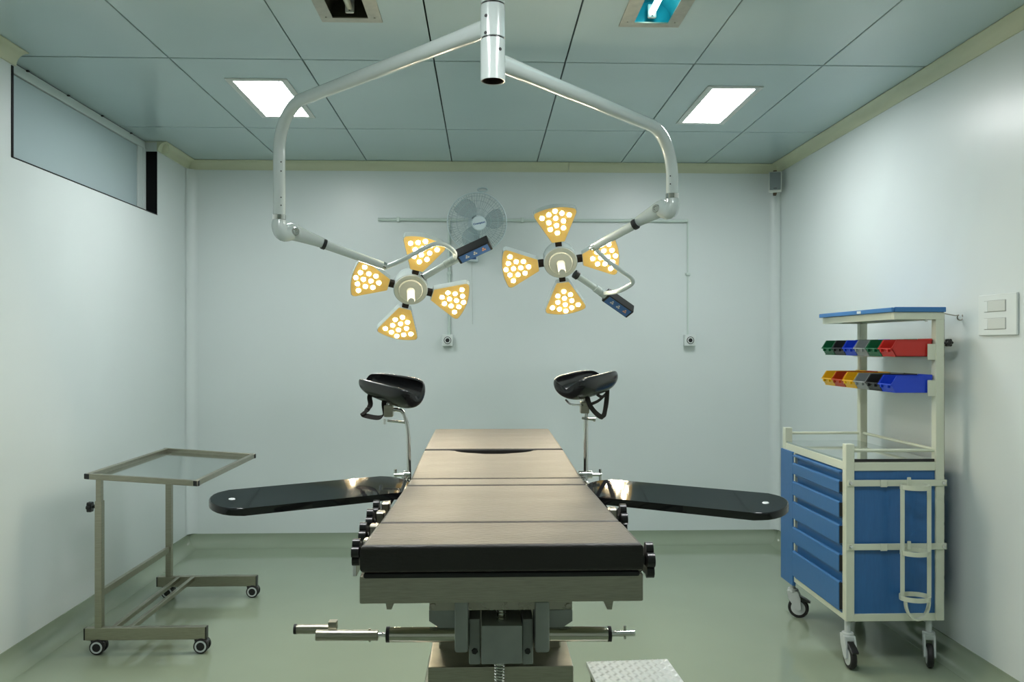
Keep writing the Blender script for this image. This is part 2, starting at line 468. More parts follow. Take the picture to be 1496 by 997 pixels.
def surgical_lamp(side, label):
    L = side == 'L'
    za = zLa if L else zRa
    end = onz(408, 157.9, za) if L else onz(982, 195.6, za)
    t = thing('surgical_lamp', (XC, YCOL, za), label, 'surgical lamp', 'four petal surgical lamps on swivel arms')
    # collar on the column
    z0, z1 = (zj2 + 0.0025, zj1 - 0.0025) if L else (zb, zj2 - 0.0025)
    if L: m = MB().lathe([(RC - 0.002, z0), (RC, z0 + 0.001), (RC, z1 - 0.001), (RC - 0.002, z1)], (XC, YCOL, 0), (0, 0, 1), 40)
    else: m = MB().lathe([(RC - 0.003, zb + 0.03), (RC - 0.003, zb), (RC, zb), (RC, z1 - 0.001), (RC - 0.002, z1)], (XC, YCOL, 0), (0, 0, 1), 40)
    cl = m.build('collar', 'white_enamel', t)
    for (px, py) in (((709, 22), (708, 47)) if L else ((732, 71),)):
        q = ony(px, py, YCOL - RC * 0.92); d = V((q.x - XC, q.y - YCOL, 0)).normalized()
        s0 = V((XC, YCOL, q.z)) + d * RC
        MB().cyl(s0 - d * 0.004, s0 + d * 0.0015, 0.0055, n=12).build('screw', 'black_plastic', cl)
    # swivel arm with a wide bend down
    c0 = V((XC, YCOL, za)); d = (end - c0).normalized(); RB = 0.19
    zk = ony(408, 318, end.y).z if L else ony(982, 287, end.y).z
    pts = [c0 + d * (RC - 0.012), c0 + d * 0.3, c0 + d * 0.6, end - d * RB]
    pts += arc(end - d * RB - V((0, 0, RB)), V((0, 0, 1)), d, RB, 0, PI / 2, 12)[1:]
    pts += [V((end.x, end.y, zk))]
    rt = 0.0262
    MB().tube(pts, [0.031, 0.0275, 0.0275] + [rt] * (len(pts) - 3), n=24).build('swivel_arm', 'white_enamel', t)
    for dz in (0.05, 0.085, 0.20, 0.24):
        q = V((end.x, end.y, zk + dz)); dd = V((0.5 if L else -0.5, -0.86, 0)).normalized()
        MB().cyl(q + dd * (rt - 0.003), q + dd * (rt + 0.0012), 0.0032, n=8).build('screw', 'black_plastic', t)
    MB().lathe([(rt, 0.012), (rt + 0.003, 0.010), (rt + 0.003, -0.010), (rt, -0.012)], (end.x, end.y, zk), (0, 0, 1), 32).build('lock_ring', 'chrome', t)
    # knuckle under the swivel
    if L: pv = ony(425, 338, end.y + 0.03); rg = ony(473, 357, end.y + 0.10); ae = ony(562, 389, 3.90)
    else: pv = ony(967, 304, end.y + 0.03); rg = ony(928, 328, end.y + 0.11); ae = ony(868, 361, 3.90)
    base = V((end.x, end.y, zk - 0.012))
    ad = (ae - pv).normalized()
    el = [base, base - V((0, 0, 0.028)), (base - V((0, 0, 0.055))) * 0.65 + pv * 0.35 - V((0, 0, 0.006)), pv - V((0, 0, 0.004)) + ad * 0.004]
    MB().tube(smooth_path(el, 6), [0.0285 + 0.006 * min(1, k / 9) for k in range(19)], n=24).build('knuckle', 'white_enamel', t)
    # spring arm housing (cone from the pivot disc to the black ring)
    pa = ad.cross(V((0, 0, 1))).normalized()
    if pa.y > 0: pa = -pa
    up = pa.cross(ad).normalized()
    if up.z < 0: up = -up
    sec = []
    LH = (rg - pv).length
    for k, (s_, hh, ww) in enumerate(((-0.034, 0.012, 0.014), (-0.026, 0.026, 0.020), (-0.01, 0.036, 0.024), (0.012, 0.038, 0.026), (0.05, 0.033, 0.026), (LH * 0.75, 0.026, 0.024), (LH - 0.006, 0.0225, 0.0225))):
        c = pv + ad * s_
        sec.append([c + up * hh * math.cos(a) + pa * ww * math.sin(a) for a in [2 * PI * i / 20 for i in range(20)]])
    ho = MB().grid(sec, closed_u=True, caps=True).build('arm_housing', 'white_enamel', t)
    q = pv + pa * 0.0285 + ad * 0.012
    pb = MB().lathe([(0.0, 0.004), (0.008, 0.004), (0.0095, 0.007), (0.0165, 0.007), (0.018, 0.004), (0.018, -0.016)], q, pa, 24).build('pivot_bolt', 'chrome', ho)
    MB().cyl(rg - ad * 0.008, rg + ad * 0.008, 0.0245, n=24).build('rubber_ring', 'black_plastic', t)
    MB().cyl(rg + ad * 0.004, ae, 0.0205, 0.0178, n=24).build('spring_arm', 'white_enamel', t)
    # lamp head frame
    hc = ony(600, 424, 4.1) if L else ony(819, 384, 4.1)
    N = V((0.10, -0.84, -0.53)).normalized() if L else V((-0.01, -0.865, -0.50)).normalized()
    U = V((0, 0, 1)).cross(N).normalized(); W = N.cross(U)
    rot = math.radians(-14 if L else 8)
    U2 = U * math.cos(rot) + W * math.sin(rot); W2 = N.cross(U2)
    M = Matrix(((U2.x, W2.x, N.x, hc.x), (U2.y, W2.y, N.y, hc.y), (U2.z, W2.z, N.z, hc.z), (0, 0, 0, 1)))
    # hub
    MB(M).lathe([(0, -0.10), (0.06, -0.10), (0.079, -0.088), (0.085, -0.07), (0.085, -0.004), (0.081, 0.0), (0.062, 0.0)], (0, 0, 0), (0, 0, 1), 40).build('hub', 'white_enamel', t)
    fc = MB(M).lathe([(0.0815, -0.001), (0.081, 0.003), (0.063, 0.0035), (0.062, 0.001), (0.060, 0.001), (0.059, 0.010), (0.056, 0.013), (0, 0.013)], (0, 0, 0), (0, 0, 1), 40).build('hub_face', 'hub_cream', t)
    MB(M).lathe([(0.021, 0.012), (0.019, 0.03), (0.0185, 0.105), (0.016, 0.112), (0.0, 0.112)], (0, 0, 0), (0, 0, 1), 24).build('centre_handle', 'hub_cream', t)
    bulbs = [(.161, 0), (.183, .032), (.183, -.032), (.2, 0), (.219, .036), (.219, -.036), (.237, 0), (.246, .066), (.246, -.066), (.259, .032), (.259, -.032), (.274, 0)]
    for k in range(4):
        R = M @ Matrix.Rotation(PI / 2 * k, 4, 'Z')
        MB(R).box((0.080, -0.016, -0.038), (0.116, 0.016, -0.008), bev=0.003).build('petal_joint', 'brown_plug', t)
        out = [(0.110, -0.030), (0.112, -0.033), (0.250, -0.103), (0.262, -0.106)]
        a0 = math.atan2(0.106, 0.268)
        out += [(0.018 + 0.276 * math.cos(a), 0.276 * math.sin(a)) for a in [-a0 + 2 * a0 * i / 14 for i in range(15)]]
        out += [(0.262, 0.106), (0.250, 0.103), (0.112, 0.033), (0.110, 0.030)]
        pe = MB(R).prism(out, -0.045, -0.001, bev=0.003, seg=2).build('petal', 'white_enamel', t, 30, 'white petal shell')
        inn = [(0.195 + (x - 0.195) * 0.975, y * 0.965) for x, y in out]
        MB(R).prism(inn, -0.003, 0.0012).build('lens_plate', 'amber_lens', pe, 30, 'amber lens plate')
        for (r, l) in bulbs:
            MB(R).lathe([(0.0106, 0.0008), (0.0104, 0.0018), (0.007, 0.0024), (0, 0.0026)], (r, l, 0), (0, 0, 1), 14).build('bulb', 'led_bulb', pe)
    # handle tube, control block, yoke
    if L: b0, b1, b2 = (617, 406), (664, 379), (716, 355)
    else: b0, b1, b2 = (842, 402), (881, 429), (921, 457)
    off = hc - N * 0.035
    p0, p1, p2 = [onplane(*b, off, N) for b in (b0, b1, b2)]
    d = (p1 - p0).normalized()
    MB().cyl(p0 - d * 0.012, p0 + d * 0.010, 0.022, n=20).build('rubber_ring', 'black_plastic', t)
    MB().cyl(p0, p1, 0.0165, n=20).build('head_tube', 'white_enamel', t)
    MB().lathe([(0.0165, -0.055), (0.0205, -0.053), (0.0205, -0.022), (0.019, -0.021), (0.019, -0.019), (0.0215, -0.018), (0.0215, 0.016), (0.019, 0.018)], p1, d, 24).build('swivel_block', 'white_enamel', t)
    d2 = (p2 - p1).normalized(); NB = (N + V((0, 0, -0.62))); NB = (NB - d2 * NB.dot(d2)).normalized(); sd = NB.cross(d2).normalized()
    st = p1 + d2 * 0.016; Lb = (p2 - st).length
    B = Matrix(((d2.x, sd.x, NB.x, st.x), (d2.y, sd.y, NB.y, st.y), (d2.z, sd.z, NB.z, st.z), (0, 0, 0, 1)))
    cb = MB(B).box((0, -0.029, -0.032), (Lb, 0.029, 0.022), bev=0.005, seg=2)
    cb.box((0.0, -0.024, -0.036), (0.045, 0.024, -0.030), bev=0.002)
    cb = cb.build('control_box', 'black_plastic', t)
    MB(B).box((0.012, -0.023, 0.0215), (Lb - 0.012, 0.023, 0.0235)).build('touch_panel', 'panel_blue', cb, 0, 'blue touch panel')
    for fx, ic in ((0.26, 'panel_icon'), (0.50, 'panel_icon'), (0.76, 'panel_icon_orange')):
        m = MB(B)
        for dx, dy in ((-0.007, -0.006), (0.004, -0.006), (-0.002, 0.005)):
            m.box((Lb * fx + dx, dy, 0.0236), (Lb * fx + dx + 0.008, dy + 0.008, 0.0244))
        m.build('button', ic, cb, 0)
    # bent yoke tube from the arm end round to the swivel block
    if L: yp = [(563, 391, 3.90), (590, 379, 3.885), (622, 362, 3.88), (638, 356.5, 3.89), (652, 359, 3.92), (664, 369, 3.96)]
    else: yp = [(868, 362, 3.90), (885, 379, 3.91), (908, 396, 3.93), (921, 405, 3.95), (924, 413, 3.97), (917, 419, 3.99), (902, 426, 4.03)]
    yk = [ony(*p) for p in yp] + [p1 + d * 0.002]
    MB().tube(smooth_path(yk, 7), 0.0112, n=16).build('yoke', 'white_enamel', t)
    MB().cyl(ae - ad * 0.012, ae + ad * 0.004, 0.0186, n=20).build('end_cap', 'chrome', t)
    if not L: MB().cyl(ae + up * 0.0 - pa * 0.0, ae + ad * 0.022, 0.008, n=12).build('end_pin', 'chrome', t)
surgical_lamp('L', 'four petal surgical lamp with amber lenses on the left swivel arm, hanging lower')
surgical_lamp('R', 'four petal surgical lamp with amber lenses on the right swivel arm, hanging higher')

# ------------------------------------------------------------------ operating table
TX = 0.033; TZ = 1.05
ot = thing('operating_table', (TX, 2.4, 0), 'steel operating table with black padded sections in the middle of the room', 'operating table')
secs = [(1.530, 1.728, 0.263, 0.256), (1.731, 2.182, 0.254, 0.242), (2.187, 2.294, 0.241, 0.240), (2.302, 2.918, 0.240, 0.248), (2.926, 3.62, 0.246, 0.250)]
for i, (y0, y1, w0, w1) in enumerate(secs):
    out = [(TX - w0, y0), (TX + w0, y0), (TX + w1, y1)]
    if i == 3:    # perineal cut-out in the far edge
        out += [(TX + 0.15 * math.cos(a) + 0.0, y1 - 0.11 * math.sin(a)) for a in [PI * k / 14 for k in range(15)]]
    out += [(TX - w1, y1)]
    zz = TZ + (0.004 if i == 4 else 0)
    MB().prism(out, TZ - 0.052, zz, bev=0.009, seg=3).build('cushion', 'black_leather', ot)
MB().box((TX - 0.258, 1.534, TZ - 0.063), (TX + 0.258, 3.60, TZ - 0.053), bev=0.004, seg=2).build('cushion_base', 'black_rubber', ot)
MB().box((TX - 0.268, 1.555, 0.934), (TX + 0.268, 2.30, 0.9865), bev=0.003, seg=2).build('table_frame', 'brushed_steel', ot)
MB().box((TX - 0.235, 2.302, 0.940), (TX + 0.235, 3.58, 0.9865), bev=0.003, seg=2).build('leg_frame', 'brushed_steel', ot)
XRL, XRR = TX - 0.287, TX + 0.287
for sgn in (-1, 1):
    x = TX + sgn * 0.287
    m = MB().box((x - 0.004, 1.62, 0.968), (x + 0.004, 2.72, 0.994), bev=0.001)
    for y in (1.70, 2.2, 2.65):
        m.cyl((x - sgn * 0.004, y, 0.981), (TX + sgn * 0.234, y, 0.975), 0.008, n=10)
    m.build('side_rail', 'chrome', ot)
# black clamp knobs on the rails
def knob(x, y, z, sgn, r, parent, lever=True):
    m = MB()
    m.lathe([(0.008, 0), (0.009, 0.008), (r * 0.55, 0.012), (r * 0.6, 0.022), (r * 0.3, 0.025), (0, 0.025)], (x, y, z), (sgn, 0, 0), 20)
    for k in range(5):
        a = 2 * PI * k / 5 + 0.4
        m.cyl((x + sgn * 0.010, y + r * 0.62 * math.cos(a), z + r * 0.62 * math.sin(a)), (x + sgn * 0.024, y + r * 0.62 * math.cos(a), z + r * 0.62 * math.sin(a)), r * 0.40, n=12)
    o = m.build('clamp_knob', 'black_plastic', parent)
    m = MB().box((x - sgn * 0.016, y - 0.014, z - 0.020), (x + sgn * 0.004, y + 0.014, z + 0.026), bev=0.003)
    m.build('clamp', 'dark_steel', o)
knob(XRL + 0.021, 1.62, 1.016, -1, 0.026, ot)
knob(XRL + 0.014, 1.76, 1.014, -1, 0.030, ot)
knob(XRL + 0.012, 1.88, 1.018, -1, 0.031, ot)
knob(XRL + 0.010, 2.00, 1.016, -1, 0.030, ot)
knob(XRR - 0.022, 1.575, 1.008, 1, 0.034, ot)
knob(XRR - 0.026, 1.85, 1.028, 1, 0.034, ot)
# under-table mechanism
YM = 1.85
def P(px, py, y=YM): return ony(px, py, y)
def pbox(x0, y0, x1, y1, yn, yf, bev=0.002):
    a = P(x0, y0, yn); b = P(x1, y1, yn); return MB().box((a.x, yn, a.z), (b.x, yf, b.z), bev=bev, seg=2)
pbox(627, 872, 836, 891, 1.82, 2.30).build('mounting_plate', 'dark_steel', ot)
for xs in ((627, 665, 1), (836, 797, -1)):
    o_, i_, sg = xs
    poly = [P(o_, 891), P(i_, 891), P(i_, 917), P(o_ + sg * 15, 917), P(o_, 907)]
    MB().prism([(p.x, p.z) for p in poly], YM - 0.004, YM + 0.20, axes=(0, 2, 1)).build('side_bracket', 'cast_grey', ot)
    bb = P(o_ + sg * 6, 885, 1.82)
    MB().lathe([(0, -0.007), (0.005, -0.006), (0.006, 0)], bb, (0, 1, 0), 10).build('bolt', 'dark_steel', ot)
for x0, x1 in ((664, 684), (782, 803)):
    pbox(x0, 880, x1, 955, 1.80, 1.90, 0.006).build('outer_link', 'cast_grey', ot)
for x0, x1 in ((685, 702), (763, 779)):
    pbox(x0, 905, x1, 972, 1.83, 1.93, 0.004).build('inner_link', 'cast_grey', ot)
    bp = P((x0 + x1) / 2, 952, 1.829)
    MB().lathe([(0, -0.005), (0.006, -0.004), (0.0075, 0)], bp, (0, 1, 0), 6).build('bolt', 'black_plastic', ot)
pbox(703, 915, 763, 971, 1.80, 1.93, 0.003).build('nut_block', 'cast_grey', ot)
def screw(p, q, r, name):
    p, q = V(p), V(q); m = MB().cyl(p, q, r * 0.8, n=14)
    n = int((p.z - q.z) / 0.0042); pts = []
    turns = max(3, int((p.z - q.z) / 0.0065))
    for k in range(turns * 10 + 1):
        a = 2 * PI * k / 10; pts.append(V((p.x + r * 0.86 * math.cos(a), p.y + r * 0.86 * math.sin(a), p.z + (q.z - p.z) * k / (turns * 10))))
    m.tube(pts, 0.0019, n=5); return m.build(name, 'chrome', ot)
sx = P(732, 880).x
screw((sx, 1.84, 0.935), (sx, 1.84, P(732, 906).z), 0.0105, 'lead_screw')
screw((sx - 0.003, 1.88, P(730, 965, 1.88).z), (sx - 0.003, 1.88, 0.45), 0.0125, 'lead_screw')
# cross shaft
a, b = P(567, 927.5), P(668, 927.5)
ls = MB().cyl(a, b, 0.0165, n=20).build('cross_tube', 'polished_steel', ot)
MB().cyl(a - V((0.004, 0, 0)), a + V((0.004, 0, 0)), 0.0172, n=20).build('tube_collar', 'black_rubber', ot)
a2, b2 = P(800, 926.5), P(890, 926.5)
MB().cyl(a2, b2, 0.0165, n=20).build('cross_tube', 'polished_steel', ot)
MB().cyl(b2 - V((0.004, 0, 0)), b2 + V((0.004, 0, 0)), 0.0172, n=20).build('tube_collar', 'black_rubber', ot)
MB().cyl(b2, P(927, 925), 0.0066, n=14).cyl(P(913, 915), P(913, 934), 0.0028, n=8).build('drive_pin', 'chrome', ot)
MB().cyl(P(548, 928), a, 0.0055, n=12).build('drive_pin', 'chrome', ot)
cr = MB().cyl(P(462, 928.5), P(552, 928.5), 0.0118, n=18)
cr.cyl(P(540, 919), P(540, 938), 0.0026, n=8)
cr = cr.build('crank_handle', 'brushed_steel', ot)
g0, g1 = P(433, 919.5, 1.87), P(490, 919.5, 1.87)
MB().cyl(g0, g1, 0.0105, n=18).box((P(478, 912).x, 1.86, P(478, 912).z), (P(490, 922).x, 1.88, P(490, 924).z)).build('crank_grip', 'brushed_steel', cr)
MB().cyl(g0 - V((0.005, 0, 0)), g0 + V((0.001, 0, 0)), 0.0112, n=18).build('grip_cap', 'black_rubber', cr)
# little hooks under the frame
for x0, sg in ((562, 1), (897, -1)):
    poly = [P(x0, 872, 1.60), P(x0 + sg * 18, 872, 1.60), P(x0 + sg * 10, 891, 1.60), P(x0 + sg * 3, 891, 1.60)]
    MB().prism([(p.x, p.z) for p in poly], 1.60, 1.64, axes=(0, 2, 1)).build('frame_hook', 'brushed_steel', ot)
# column box and base
cx0, cx1 = ony(625, 974, 1.98).x, ony(838, 974, 1.98).x
MB().box((cx0, 1.98, 0.22), (cx1, 2.56, 0.648), bev=0.004, seg=2).build('column_cover', 'brushed_steel', ot)
MB().box((cx0 + 0.02, 2.10, 0.640), (cx1 - 0.02, 2.50, 0.935), bev=0.004).build('column', 'dark_steel', ot)
MB().box((TX - 0.25, 1.85, 0.03), (TX + 0.25, 3.25, 0.215), bev=0.012, seg=2).build('base', 'brushed_steel', ot)
for x in (TX - 0.2, TX + 0.2):
    for y in (1.95, 3.15): MB().cyl((x, y, 0), (x, y, 0.035), 0.03, n=16).build('foot', 'black_rubber', ot)

# arm boards
def arm_board(side, label):
    L = side == 'L'
    # far edge on the z=1.04 plane, near edge tilted down 9 degrees
    if L: o_, i_ = onz(335, 716, 1.035), onz(556, 696, 1.035)
    else: o_, i_ = onz(1122, 721, 1.035), onz(895, 701, 1.035)
    ax = (o_ - i_).normalized(); n0 = ax.cross(V((0, 0, 1)));
    if n0.y > 0: n0 = -n0
    tl = math.radians(8.5); side_ = n0 * math.cos(tl) - V((0, 0, 1)) * math.sin(tl)
    up = side_.cross(ax)
    if up.z < 0: up = -up
    Ln = (o_ - i_).length; Wd = 0.158; r = Wd / 2
    # outline in (along, across)
    out = []
    for k in range(13):
        a = PI / 2 - PI * k / 12; out.append((Ln + r * 0.85 * math.cos(a), r - r * math.sin(a)))
    for k in range(13):
        a = -PI / 2 - PI * k / 12; out.append((r * 0.75 * math.cos(a), r - r * math.sin(a)))
    M = Matrix(((ax.x, side_.x, up.x, i_.x), (ax.y, side_.y, up.y, i_.y), (ax.z, side_.z, up.z, i_.z), (0, 0, 0, 1)))
    root = i_ + side_ * r; t = thing('arm_board', (root.x, root.y, 0.985), label, 'arm board', 'black arm boards on the operating table')
    bd = MB(M).prism(out, -0.020, 0.0, bev=0.004, seg=3).build('board', 'black_gloss', t)
    m = MB(M).lathe([(0.0085, -0.001), (0.008, 0.0015), (0.005, 0.0018), (0.0045, 0.0005), (0, 0.0005)], (Ln + 0.012, r, 0), (0, 0, 1), 16)
    m.build('rivet', 'grey_fork', bd)
    x = XRL if L else XRR; sg = -1 if L else 1
    c = i_ + side_ * (r + 0.02) + ax * 0.015
    m = MB().box((x + sg * 0.005, c.y - 0.022, 0.958), (x + sg * 0.013, c.y + 0.022, 1.003)).box((x - sg * 0.008, c.y - 0.022, 0.995), (x + sg * 0.005, c.y + 0.022, 1.003))
    m.cyl((x, c.y, 1.0), (c.x + ax.x * 0.02, c.y, c.z - 0.017), 0.008, n=12)
    m.build('rail_clamp', 'chrome', t)
    MB().cyl((x + sg * 0.012, c.y, 0.98), (x + sg * 0.012, c.y, 0.935), 0.006, n=10).build('clamp_lever', 'dark_steel', t)
arm_board('L', 'black rounded arm board reaching out to the left of the operating table')
arm_board('R', 'black rounded arm board reaching out to the right of the operating table, towards the trolley')

# leg supports
def leg_support(side, label):
    L = side == 'L'; sg = -1 if L else 1
    YL = 2.66
    x = XRL if L else XRR
    base = ony(599 if L else 856, 694, YL)
    t = thing('leg_support', (base.x, YL, 0.98), label, 'leg support', 'black padded leg supports on the operating table')
    # rail clamp: horizontal chrome cylinder with cross pin
    m = MB().cyl((x - sg * 0.015, YL, base.z), (base.x + sg * 0.020, YL, base.z), 0.013, n=18)
    m.box((x + sg * 0.005, YL - 0.015, 0.962), (x + sg * 0.011, YL + 0.015, base.z)).box((x - sg * 0.008, YL - 0.015, 0.995), (x + sg * 0.005, YL + 0.015, 1.002))
    cl = m.build('rail_clamp', 'chrome', t)
    e = base.x + sg * 0.020
    m = MB().cyl((e, YL, base.z), (e + sg * 0.030, YL, base.z), 0.006, n=12).cyl((e + sg * 0.027, YL, base.z - 0.022), (e + sg * 0.027, YL, base.z + 0.018), 0.005, n=10)
    m.build('clamp_screw', 'chrome', cl)
    # post
    if L:
        pts = [ony(598, 702, YL), ony(597, 660, YL), ony(596, 628, YL), ony(592.5, 612, YL), ony(588, 602, YL), ony(581, 599, YL), ony(570, 599, YL)]
        MB().tube(smooth_path(pts, 5), 0.0065, n=14).build('post', 'chrome', t)
        p0, p1 = ony(597, 618, YL), ony(566, 615, YL)
        MB().cyl(p0, p1, 0.004, n=10).cyl(ony(562, 612, YL), ony(562, 620, YL), 0.005, n=10).build('lock_lever', 'chrome', t)
        bc = ony(568, 600, YL)
    else:
        MB().cyl(ony(856, 700, YL), ony(856, 592, YL), 0.0072, n=16).build('post', 'chrome', t)
        p0, p1 = ony(850, 611, YL - 0.01), ony(868, 613.5, YL - 0.015)
        MB().cyl(p0, p1, 0.004, n=10).lathe([(0, -0.004), (0.006, -0.002), (0.006, 0.004), (0, 0.006)], p1, (1, 0, 0), 10).build('lock_lever', 'chrome', t)
        bc = ony(854, 595, YL)
    MB().box((bc.x - 0.014, YL - 0.018, bc.z - 0.020), (bc.x + 0.014, YL + 0.018, bc.z + 0.018), bev=0.003, seg=2).build('post_clamp', 'brushed_steel', t)
    top = ony(571, 578, YL) if L else ony(854, 577, YL)
    MB().cyl(bc, top, 0.0085, 0.012, n=14).build('pad_stem', 'chrome', t)
    MB().box((top.x - 0.016, YL - 0.02, top.z - 0.012), (top.x + 0.016, YL + 0.02, top.z + 0.014), bev=0.004, seg=2).build('pad_bracket', 'black_plastic', t)
    # trough pad
    if L:
        fr = ony(611, 575, YL - 0.075); bk = ony(531, 556, YL + 0.075); dep, hw = 0.088, 0.052
    else:
        fr = ony(827, 564, YL - 0.085); bk = ony(886, 549, YL + 0.085); dep, hw = 0.074, 0.065
    A = (bk - fr).normalized(); Ac = V((A.x, A.y, 0)).normalized()
    X = A.cross(V((0, 0, 1))).normalized(); Z = X.cross(A).normalized()
    if L: X2 = X * math.cos(0.30) + Z * math.sin(0.30); Z = Z * math.cos(0.30) - X * math.sin(0.30); X = X2
    ln = (bk - fr).length; th = 0.017; rows_ = []
    ns = 12; nt_ = 18
    for i in range(ns + 1):
        s_ = i / ns; c = fr + A * ln * s_
        sh = 1 - 0.30 * abs(2 * s_ - 1) ** 4
        if not L: sh *= (1 - 0.10 * s_)
        else: sh *= (1 - 0.34 * s_)
        pin = th * (1 - 0.65 * abs(2 * s_ - 1) ** 6)
        loop = []
        a0 = math.radians(118)
        for k in range(nt_ + 1):
            a = -a0 + 2 * a0 * k / nt_
            loop.append((math.sin(a) * (hw + pin / 2) * sh * (1.0 + 0.12 * (1 - math.cos(a)) / 2), -math.cos(a) * (dep + pin) * 0.62 * sh))
        for k in range(nt_ + 1):
            a = a0 - 2 * a0 * k / nt_
            loop.append((math.sin(a) * (hw - pin / 2) * sh * (1.0 + 0.12 * (1 - math.cos(a)) / 2), -math.cos(a) * (dep - pin * 0.6) * 0.62 * sh + pin * 0.4))
        rows_.append([c + X * q[0] + Z * q[1] for q in loop])
    pad = MB().grid(rows_, closed_u=True, caps=True).build('pad', 'black_pad', t, 60)
    sm = pad.modifiers.new('round', 'SUBSURF'); sm.levels = 1; sm.render_levels = 2
    # hanging straps (flat webbing loops)
    def strap(pts, w=0.011):
        pts = smooth_path([ony(*p) for p in pts], 5)
        m = MB(); m.tube(pts, 0, flat=(0.0012, w, (0.15, -0.25, 1.0)) if False else (w, 0.0012, (0.55, 0.35, 0.75)))
        return m.build('strap', 'strap_webbing', t)
    if L:
        strap([(544, 566, 2.70), (540, 580, 2.70), (541, 592, 2.69), (534, 602, 2.68), (530, 606, 2.68), (545, 610, 2.67), (556, 610, 2.66), (562, 603, 2.65), (561, 590, 2.65), (564, 574, 2.66)], 0.008)
    else:
        strap([(888, 562, 2.70), (887, 576, 2.70), (885, 594, 2.69), (881, 609, 2.68), (873, 606, 2.66), (864, 596, 2.64), (859, 584, 2.63), (857, 574, 2.64)], 0.008)
        strap([(859, 562, 2.62), (867, 566, 2.63), (872, 576, 2.65), (880, 580, 2.68), (886, 572, 2.70)], 0.005)
        strap([(884, 577, 2.69), (874, 586, 2.67), (863, 591, 2.64)], 0.005)
    if not L:
        MB().tube(smooth_path([ony(826, 584, 2.62), ony(834, 591, 2.62), ony(848, 592, 2.64), ony(856, 592, 2.65)], 4), 0.003, n=8).build('wire_guide', 'chrome', t)
leg_support('L', 'black leather leg support trough on a bent chrome post at the left rail')
leg_support('R', 'black leather leg support trough on a straight chrome post at the right rail')

# ------------------------------------------------------------------ instrument trolley (left)
def bar(a, b, w, h, m=None, bev=0.002):
    # axis-aligned square bar between two points
    m = m or MB(); a, b = V(a), V(b)
    lo = V((min(a[i], b[i]) for i in range(3))); hi = V((max(a[i], b[i]) for i in range(3)))
    d = hi - lo; k = max(range(3), key=lambda i: d[i])
    ex = [w / 2, w / 2, h / 2] if k != 2 else [w / 2, h / 2, 0]
    ex[k] = 0
    m.box(lo - V(ex), hi + V(ex), bev=bev); return m
YN, YFAR = 3.86, 4.70
it = thing('instrument_trolley', (-1.55, 4.28, 0), 'stainless steel instrument trolley with mirror tray by the left wall', 'trolley')
bx0, bx1 = ony(126, 926, YN).x, ony(301, 926, YN).x
zb0, zb1 = ony(126, 935, YN).z, ony(126, 917, YN).z
for y in (YN, YFAR):
    o = MB().box((bx0, y - 0.016, zb0), (bx1, y + 0.016, zb1), bev=0.002).build('base_beam', 'brushed_steel', it)
    for x, s_ in ((bx0, -1), (bx1, 1)):
        MB().box((x, y - 0.015, zb0 + 0.001), (x + s_ * 0.006, y + 0.015, zb1 - 0.001), bev=0.001).build('end_plug', 'black_plastic', o)
xp = ony(145.5, 850, YN).x
zs = ony(145, 732, YN).z
ztray = 0.808
for y in (YN, YFAR):
    MB().box((xp - 0.016, y - 0.016, zb1), (xp + 0.016, y + 0.016, zs), bev=0.002).build('post', 'brushed_steel', it)
    MB().box((xp - 0.0125, y - 0.0125, zs - 0.01), (xp + 0.0125, y + 0.0125, ztray), bev=0.002).build('inner_post', 'brushed_steel', it)
zc_ = ony(147, 868, YN).z
MB().box((xp - 0.010, YN + 0.016, zc_ - 0.016), (xp + 0.010, YFAR - 0.016, zc_ + 0.016), bev=0.002).build('cross_bar', 'brushed_steel', it)
for x in (xp + 0.055, xp + 0.135):
    MB().box((x - 0.011, YN + 0.016, zb1 - 0.024), (x + 0.011, YFAR - 0.016, zb1 - 0.001), bev=0.002).build('cross_bar', 'brushed_steel', it)
# tray: tubular frame, mirror sheet, corner plugs (sagging slightly on its free side)
tx0, tx1, ty0, ty1 = -1.832, -1.322, 3.842, 4.80
sag = -0.036
def T(x, y, z): return (x, y, z + sag * (x - tx0) / (tx1 - tx0))
zt0, zt1 = 0.806, 0.832
TM = Matrix(((1, 0, 0, 0), (0, 1, 0, 0), (sag / (tx1 - tx0), 0, 1, -tx0 * sag / (tx1 - tx0)), (0, 0, 0, 1)))
m = MB(TM); f = 0.020
m.box((tx0, ty0, zt0), (tx1, ty0 + f, zt1), bev=0.002).box((tx0, ty1 - f, zt0), (tx1, ty1, zt1), bev=0.002)
m.box((tx0, ty0 + f, zt0), (tx0 + f, ty1 - f, zt1), bev=0.002).box((tx1 - f, ty0 + f, zt0), (tx1, ty1 - f, zt1), bev=0.002)
tf = m.build('tray_frame', 'brushed_steel', it)
MB(TM).box((tx0 + f, ty0 + f, zt0 + 0.002), (tx1 - f, ty1 - f, zt0 + 0.006)).build('tray', 'mirror_steel', it, 0, 'mirror polished tray')
for x, sx_ in ((tx0, -1), (tx1, 1)):
    for y in (ty0, ty1 - f): MB(TM).box((x, y + 0.001, zt0 + 0.001), (x + sx_ * 0.005, y + f - 0.001, zt1 - 0.001), bev=0.001).build('end_plug', 'black_plastic', tf)
for x in (tx0 + 0.001, tx1 - 0.019):
    MB(TM).box((x, ty0 - 0.003, zt0 + 0.001), (x + 0.018, ty0, zt1 - 0.001), bev=0.001).build('end_plug', 'black_plastic', tf)
kp = ony(132, 741, YN)
m = MB().cyl((xp - 0.016, YN, kp.z), (kp.x, YN, kp.z), 0.006, n=10)
for k in range(6):
    a = 2 * PI * k / 6; m.cyl((kp.x - 0.010, YN + 0.016 * math.cos(a), kp.z + 0.016 * math.sin(a)), (kp.x + 0.008, YN + 0.016 * math.cos(a), kp.z + 0.016 * math.sin(a)), 0.009, n=12)
